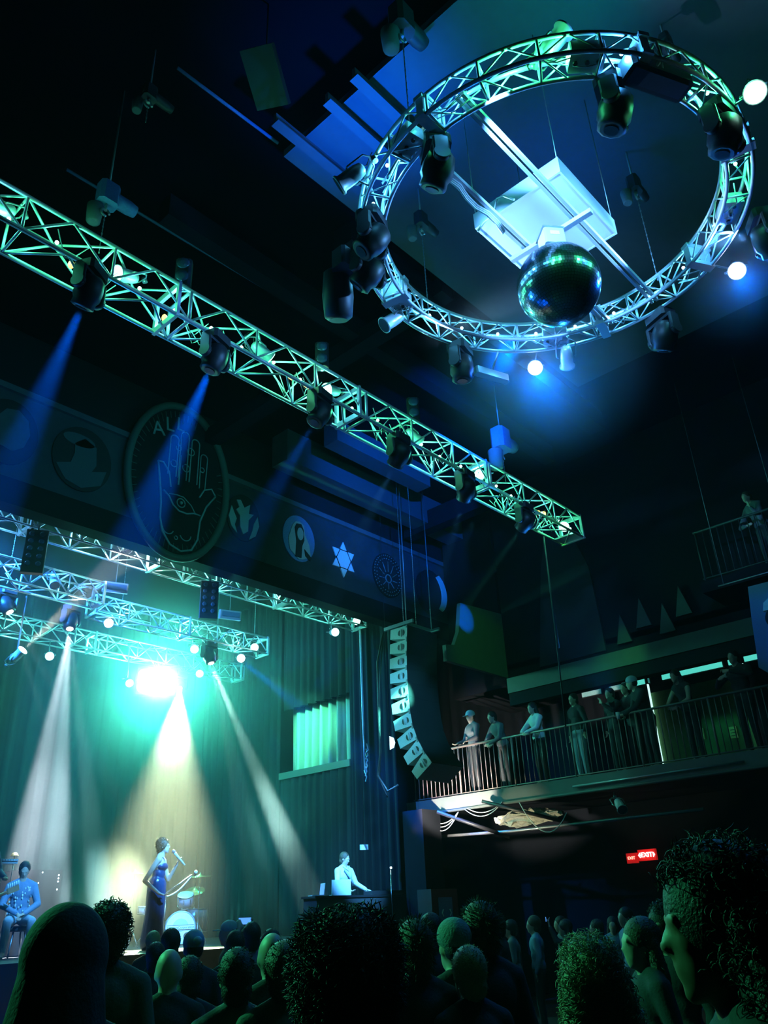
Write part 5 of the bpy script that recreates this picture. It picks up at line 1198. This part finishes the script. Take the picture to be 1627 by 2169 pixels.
# ---- crowd
FA = lambda x, y: atan2(13.0 - y, 8.5 - x)      # face the singer
up_phone = dict(L=((.18, .2, 1.42), (.28, .08, 1.68), (.15, -.1, 1)), R=((.18, -.2, 1.42), (.28, -.08, 1.68), (.15, .1, 1)))
def phone(lab, loc, yaw, lit=False, grp='phones held up in the crowd'):
    t = thing('phone', lab, 'phone', tuple(loc), grp); r_ = Euler((0, 0, yaw)).to_matrix()
    MB().bbox(loc, (.012, .14, .07), r_).build('case', M['black'], t)
    if lit: MB().bbox(Vector(loc) - r_ @ Vector((.008, 0, 0)), (.003, .13, .062), r_).build('phone_screen', M['screen'], t)
CR = [  # x, y, top height, hair, hair colour, shirt, label, options
 (1.31, 2.47, 1.77, 'hood', 'hair', 'cloth', 'large dark silhouette of a hooded person at the lower left, nearest the left edge', dict(wide=1.3, hs=1.3)),
 (2.53, 4.34, 1.80, 'curly', 'hair', 'jacket', 'person with black curly hair and a green jacket behind the hooded silhouette', {}),
 (6.14, 9.49, 1.61, 'short', 'hairg', 'cloth', 'small fair haired person near the stage below the singer', {}),
 (4.76, 7.07, 1.64, 'short', 'hair', 'cloth', 'dark haired person in front of the drum kit', {}),
 (4.50, 6.90, 1.54, 'short', 'hair', 'cloth', 'dark haired shorter person directly below the singer', {}),
 (4.17, 5.88, 1.63, 'cap', 'hair', 'cloth', 'person in a dark cap with a pale oval patch, right of the drum kit', dict(capc=1)),
 (2.99, 4.44, 1.56, 'bald', 'hair', 'cloth', 'bald person outlined in green, at the left of the crowd', {}),
 (3.26, 4.63, 1.50, 'short', 'hair', 'cloth', 'short person beside the bald one, at the left of the crowd', {}),
 (6.69, 8.71, 1.69, 'cap', 'hair', 'cloth', 'man in a tan cap near the stage, warm light on his face', dict(yaw=2.6)),
 (5.17, 6.65, 1.60, 'short', 'hair', 'cloth', 'dark haired person in front of the man in the tan cap', {}),
 (5.21, 6.20, 1.60, 'short', 'hair', 'cloth', 'dark haired person below the raised camera', {}),
 (5.79, 7.19, 1.66, 'short', 'hair', 'cloth2', 'person holding a small camera up with both hands', dict(arms=up_phone, ph=1)),
 (2.75, 3.52, 1.56, 'short', 'hair', 'cloth2', 'person with short green rimmed hair at the lower left, seen from behind', {}),
 (3.25, 3.85, 1.62, 'bald', 'hair', 'cloth', 'bald person brightly rimmed in green, left of the big centre head', {}),
 (2.85, 3.30, 1.58, 'short', 'hairb', 'jacket', 'person with a green lit neck and shoulder below the bald head', {}),
 (1.79, 1.81, 1.71, 'afro', 'hair', 'cloth', 'very large dark bushy haired head in the centre foreground', dict(wide=1.1, hs=1.2)),
 (3.48, 3.02, 1.64, 'spiky', 'hairb', 'cloth', 'person with spiky green lit hair just right of the big centre head', {}),
 (5.85, 4.89, 1.67, 'short', 'hair', 'cloth', 'small dark head behind the beanie, right of the big centre head', {}),
 (3.77, 2.99, 1.66, 'beanie', 'hair', 'cloth', 'person wearing a grey green knitted beanie', {}),
 (3.95, 2.95, 1.71, 'spiky', 'hairb', 'cloth', 'tall person with bright green topped hair behind the beanie', {}),
 (3.60, 2.78, 1.52, 'short', 'hairg', 'cloth', 'person with pale green lit hair below the beanie', {}),
 (3.00, 1.76, 1.59, 'longcurly', 'hairg', 'jacket', 'woman with long curly green lit hair in the lower right', dict(female=True)),
 (4.78, 2.44, 1.60, 'long', 'hairb', 'cloth', 'woman in profile with a bright green lit cheek, right of the curly haired woman', dict(female=True, yaw=2.4)),
 (5.60, 2.68, 1.68, 'curly', 'hair', 'cloth', 'tall dark curly haired person behind the two women at the right', dict(yaw=2.9)),
 (1.90, .76, 1.80, 'longcurly', 'hair', 'cloth', 'very large person with curly hair in profile at the right edge', dict(female=True, yaw=2.15, wide=1.2, hs=1.12)),
 (11.37, 7.93, 1.53, 'short', 'hair', 'cloth2', 'distant blue lit person in the right crowd, leftmost of the far group', {}),
 (11.68, 7.71, 1.57, 'short', 'hairb', 'soft', 'distant person in a blue lit shirt under the balcony, second of the far group', {}),
 (11.90, 7.30, 1.50, 'long', 'hair', 'cloth', 'distant long haired person under the balcony with a raised phone', dict(female=True, arms=up_phone, ph=2)),
 (13.40, 8.31, 1.53, 'short', 'hair', 'cloth2', 'distant dark haired person under the balcony near the wall', {}),
 (11.78, 6.70, 1.49, 'short', 'hair', 'cloth2', 'distant short person behind the curly haired woman', {}),
 (13.01, 7.12, 1.50, 'long', 'hair', 'soft', 'distant person with a blue lit face below the exit sign', dict(female=True, yaw=3.6)),
 (11.66, 6.15, 1.63, 'short', 'hair', 'soft', 'distant tall person in a blue shirt below the exit sign', dict(yaw=2.6)),
 (12.32, 5.90, 1.58, 'short', 'hair', 'cloth', 'distant person with a warm lit face at the right under the balcony', dict(yaw=3.4)),
 (10.11, 7.25, 1.58, 'short', 'hair', 'cloth', 'distant dark haired person right of the green topped hair', {}),
]
for (x, y, ht, hair, hc_, shirt, lab, op) in CR:
    k_ = {'afro': 1.045, 'hood': 1.03, 'longcurly': 1.02, 'curly': 1.015, 'beanie': 1.012}.get(hair, 1.0)
    h = ht / k_; D_ = sqrt(x * x + y * y); yw = op.get('yaw', FA(x, y))
    ar = op.get('arms')
    skin = 'skind' if lab.startswith('very large person') else 'skin'  # nearest face gets darker skin to tone down the light on it
    def ex(t, W, H, D, s, hr, op=op, lab=lab):
        if op.get('capc'): MB().ball(H((-.12, -.02, .06)), (.02, .035, .03), 12, 8, hr).build('cap_patch', M['star'], t)
    person(lab, x, y, 0, h, yw, ar, hair, hc_, skin, shirt, 'cloth', voxel=.016 if D_ < 7 else .022, wide=op.get('wide', 1), female=op.get('female', False), extra=ex, hscale=op.get('hs', 1.1))
    if op.get('ph'):
        s_ = h / 1.75; pp = Vector((x, y, 0)) + Matrix.Rotation(yw, 3, 'Z') @ Vector((.34 * s_, 0, 1.79 * s_))
        phone('small camera held up before the stage' if op['ph'] == 1 else 'glowing phone held up under the balcony', pp, yw, True)

# ---- balcony spectators
BG = 'spectators on the balcony'
lean_arms = dict(L=((.22, .26, 1.18), (.38, .02, 1.12), (0, -1, 0)), R=((.22, -.26, 1.18), (.38, -.02, 1.10), (0, 1, 0)))
BZ0 = 3.9; W_ = pi
def bal(lab, y, x=15.0, **k):
    k.setdefault('voxel', .016); k.setdefault('h', 1.75); k.setdefault('yaw', pi - .35)
    return person(lab, x, y, BZ0, group=BG, **k)
bal('man in a pale blue cap and open jacket at the left of the balcony', 10.87, x=14.85, hair='cap', top='cloth2', bottom='cloth', h=1.82, arms=dict(L=((.1, .26, 1.15), (.27, .2, 1.08), (1, 0, -.3)), R=((.05, -.26, 1.15), (.27, -.2, 1.08), (1, 0, -.3))), tilt=.2)
bal('person leaning on the balcony rail with folded bare arms, second from the left', 10.1, x=14.9, hair='short', top='cloth2', lean=.35, arms=lean_arms, h=1.7, tilt=.1)
bal('woman in a white cardigan with long dark hair at the balcony rail', 9.2, x=14.9, hair='long', top='white', female=True, lean=.12, arms=lean_arms, h=1.7)
bal('person in pale blue trousers standing at the middle of the balcony', 8.3, x=14.95, hair='short', top='cloth', bottom='denim', h=1.72)
bal('dark figure with a raised drink at the middle of the balcony', 7.5, x=15.0, hair='short', top='cloth', arms=dict(L=((.2, .2, 1.25), (.32, .05, 1.4), (0, -.4, 1))), h=1.68)
bal('dark figure in a black shirt behind the man with the visor', 7.12, x=15.05, hair='short', top='cloth', lean=.1, arms=lean_arms, h=1.72)
bal('man in a backwards cap leaning forward with a drink in his hand', 6.8, x=15.0, hair='cap', top='cloth', hm='hair', lean=.28, yaw=pi - .1 - 2 * .35 + .2, arms=dict(L=((.25, .2, 1.2), (.5, .05, 1.12), (1, -.2, -.3)), R=((.2, -.25, 1.15), (.42, -.05, 1.08), (1, .2, -.2))), h=1.8, turn=-.6)
bal('long haired woman with bare arms leaning on the balcony rail', 5.95, x=15.0, hair='long', top='cloth', female=True, lean=.3, arms=lean_arms, h=1.74, sleeves=False)
bal('large dark figure with bent arms at the right of the balcony', 4.95, x=15.0, hair='short', top='cloth', wide=1.2, arms=dict(L=((.15, .35, 1.25), (.35, .1, 1.35), (0, -1, .2)), R=((.15, -.35, 1.2), (.38, -.1, 1.25), (0, 1, .2))), h=1.86)
tg = thing('drink_cup', 'small pale drink cup held out over the balcony rail', 'cup', (14.43, 7.13, 4.84))
MB().lathe([(.028, 0), (.04, .12)], (14.43, 7.13, 4.84), (0, 0, 1), 14).build('cup', M['white'], tg)
person('pale figure leaning on the upper balcony rail, head resting on a hand', 14.95, 3.85, 7.0, 1.62, pi - .5, dict(L=((.25, .25, 1.08), (.18, .1, 1.4), (0, 0, 1)), R=((.3, -.25, 1.08), (.4, 0, 1.05), (0, 1, 0))), 'short', 'hairb', 'skin', 'cloth2', 'cloth', lean=.3, voxel=.018, group=None)

# ------------------------------------------------------------------ haze in the hall, thicker haze on the stage, smoke clouds, some added for lamp glow
def haze(name, a, b, dens, aniso, label, puff=None):
    hz = bpy.data.materials.new(name); hz.use_nodes = True; nt = hz.node_tree; nt.nodes.clear()
    out = nt.nodes.new('ShaderNodeOutputMaterial'); vs = nt.nodes.new('ShaderNodeVolumeScatter')
    vs.inputs['Density'].default_value = dens; vs.inputs['Anisotropy'].default_value = aniso
    nt.links.new(vs.outputs[0], out.inputs['Volume'])
    if puff:
        o = MB().ball(puff[0], puff[1], 24, 16).build(name, hz, pivot=puff[0])
        tc = nt.nodes.new('ShaderNodeTexCoord'); ln_ = nt.nodes.new('ShaderNodeVectorMath'); ln_.operation = 'LENGTH'
        dv = nt.nodes.new('ShaderNodeVectorMath'); dv.operation = 'DIVIDE'; dv.inputs[1].default_value = puff[1]
        mr = nt.nodes.new('ShaderNodeMapRange'); mr.interpolation_type = 'SMOOTHSTEP'
        mr.inputs[1].default_value = 0; mr.inputs[2].default_value = 1; mr.inputs[3].default_value = dens; mr.inputs[4].default_value = 0
        nz = nt.nodes.new('ShaderNodeTexNoise'); nz.inputs['Scale'].default_value = 1.1; nz.inputs['Detail'].default_value = 2
        mu = nt.nodes.new('ShaderNodeMath'); mu.operation = 'MULTIPLY'; m2 = nt.nodes.new('ShaderNodeMath'); m2.operation = 'MULTIPLY'; m2.inputs[1].default_value = 2 if puff[2] else 0
        m2.use_clamp = False
        nt.links.new(tc.outputs['Object'], dv.inputs[0]); nt.links.new(dv.outputs[0], ln_.inputs[0]); nt.links.new(ln_.outputs['Value'], mr.inputs[0])
        if puff[2]:
            nt.links.new(tc.outputs['Object'], nz.inputs['Vector']); nt.links.new(nz.outputs['Fac'], m2.inputs[0]); nt.links.new(m2.outputs[0], mu.inputs[0]); nt.links.new(mr.outputs[0], mu.inputs[1]); nt.links.new(mu.outputs[0], vs.inputs['Density'])
        else: nt.links.new(mr.outputs[0], vs.inputs['Density'])
    else: o = MB().box(a, b).build(name, hz)
    return tag(o, label, 'haze', kind='stuff')
haze('haze', (-5.9, -5.9, .01), (17.9, 12.0, 11.15), .0011, .3, 'thin haze filling the dark hall')
haze('stage_haze', (-1.9, 12.02, 1.36), (13.9, 19.6, 11.1), .016, .3, 'thicker haze filling the stage')
haze('smoke_cloud', None, None, .22, .1, 'added dense smoke that carries the cyan glow around the blinding stage lamp', ((10.6, 16.9, 6.8), (3.2, 2.4, 2.9), False))  # local smoke added to make the cyan glow
haze('smoke_cloud', None, None, .75, .2, 'pale smoke drifting low to the left of the singer', ((7.95, 13.8, 2.2), (.9, .8, 1.0), True))
haze('smoke_cloud', None, None, .06, .2, 'faint smoke at the foot of the white beams on the left', ((6.9, 14.1, 3.3), (1.2, .9, 1.7), True))
haze('smoke_cloud', None, None, .14, .2, 'faint smoke at the foot of the beam above the laptops', ((12.0, 14.2, 3.6), (1.0, .9, 1.4), True))
haze('smoke_cloud', None, None, .34, .1, 'added smoke imitating the blue glare around the lamp below the ring truss', ((7.74, 4.1, 7.8), (1.6, 1.6, 1.3), False))  # smoke added in place of lens glare
haze('smoke_cloud', None, None, .26, .1, 'added smoke imitating the blue glare around the lamp at the right of the ring truss', ((7.86, 1.5, 7.8), (.9, .9, .8), False))  # smaller puff added for the glare of this lamp
haze('smoke_cloud', None, None, 1.6, .1, 'added smoke core imitating the glare right before the blinding stage lamp', ((10.6, 17.0, 6.95), (.8, .6, .6), False))  # dense core added to imitate the white glare blob
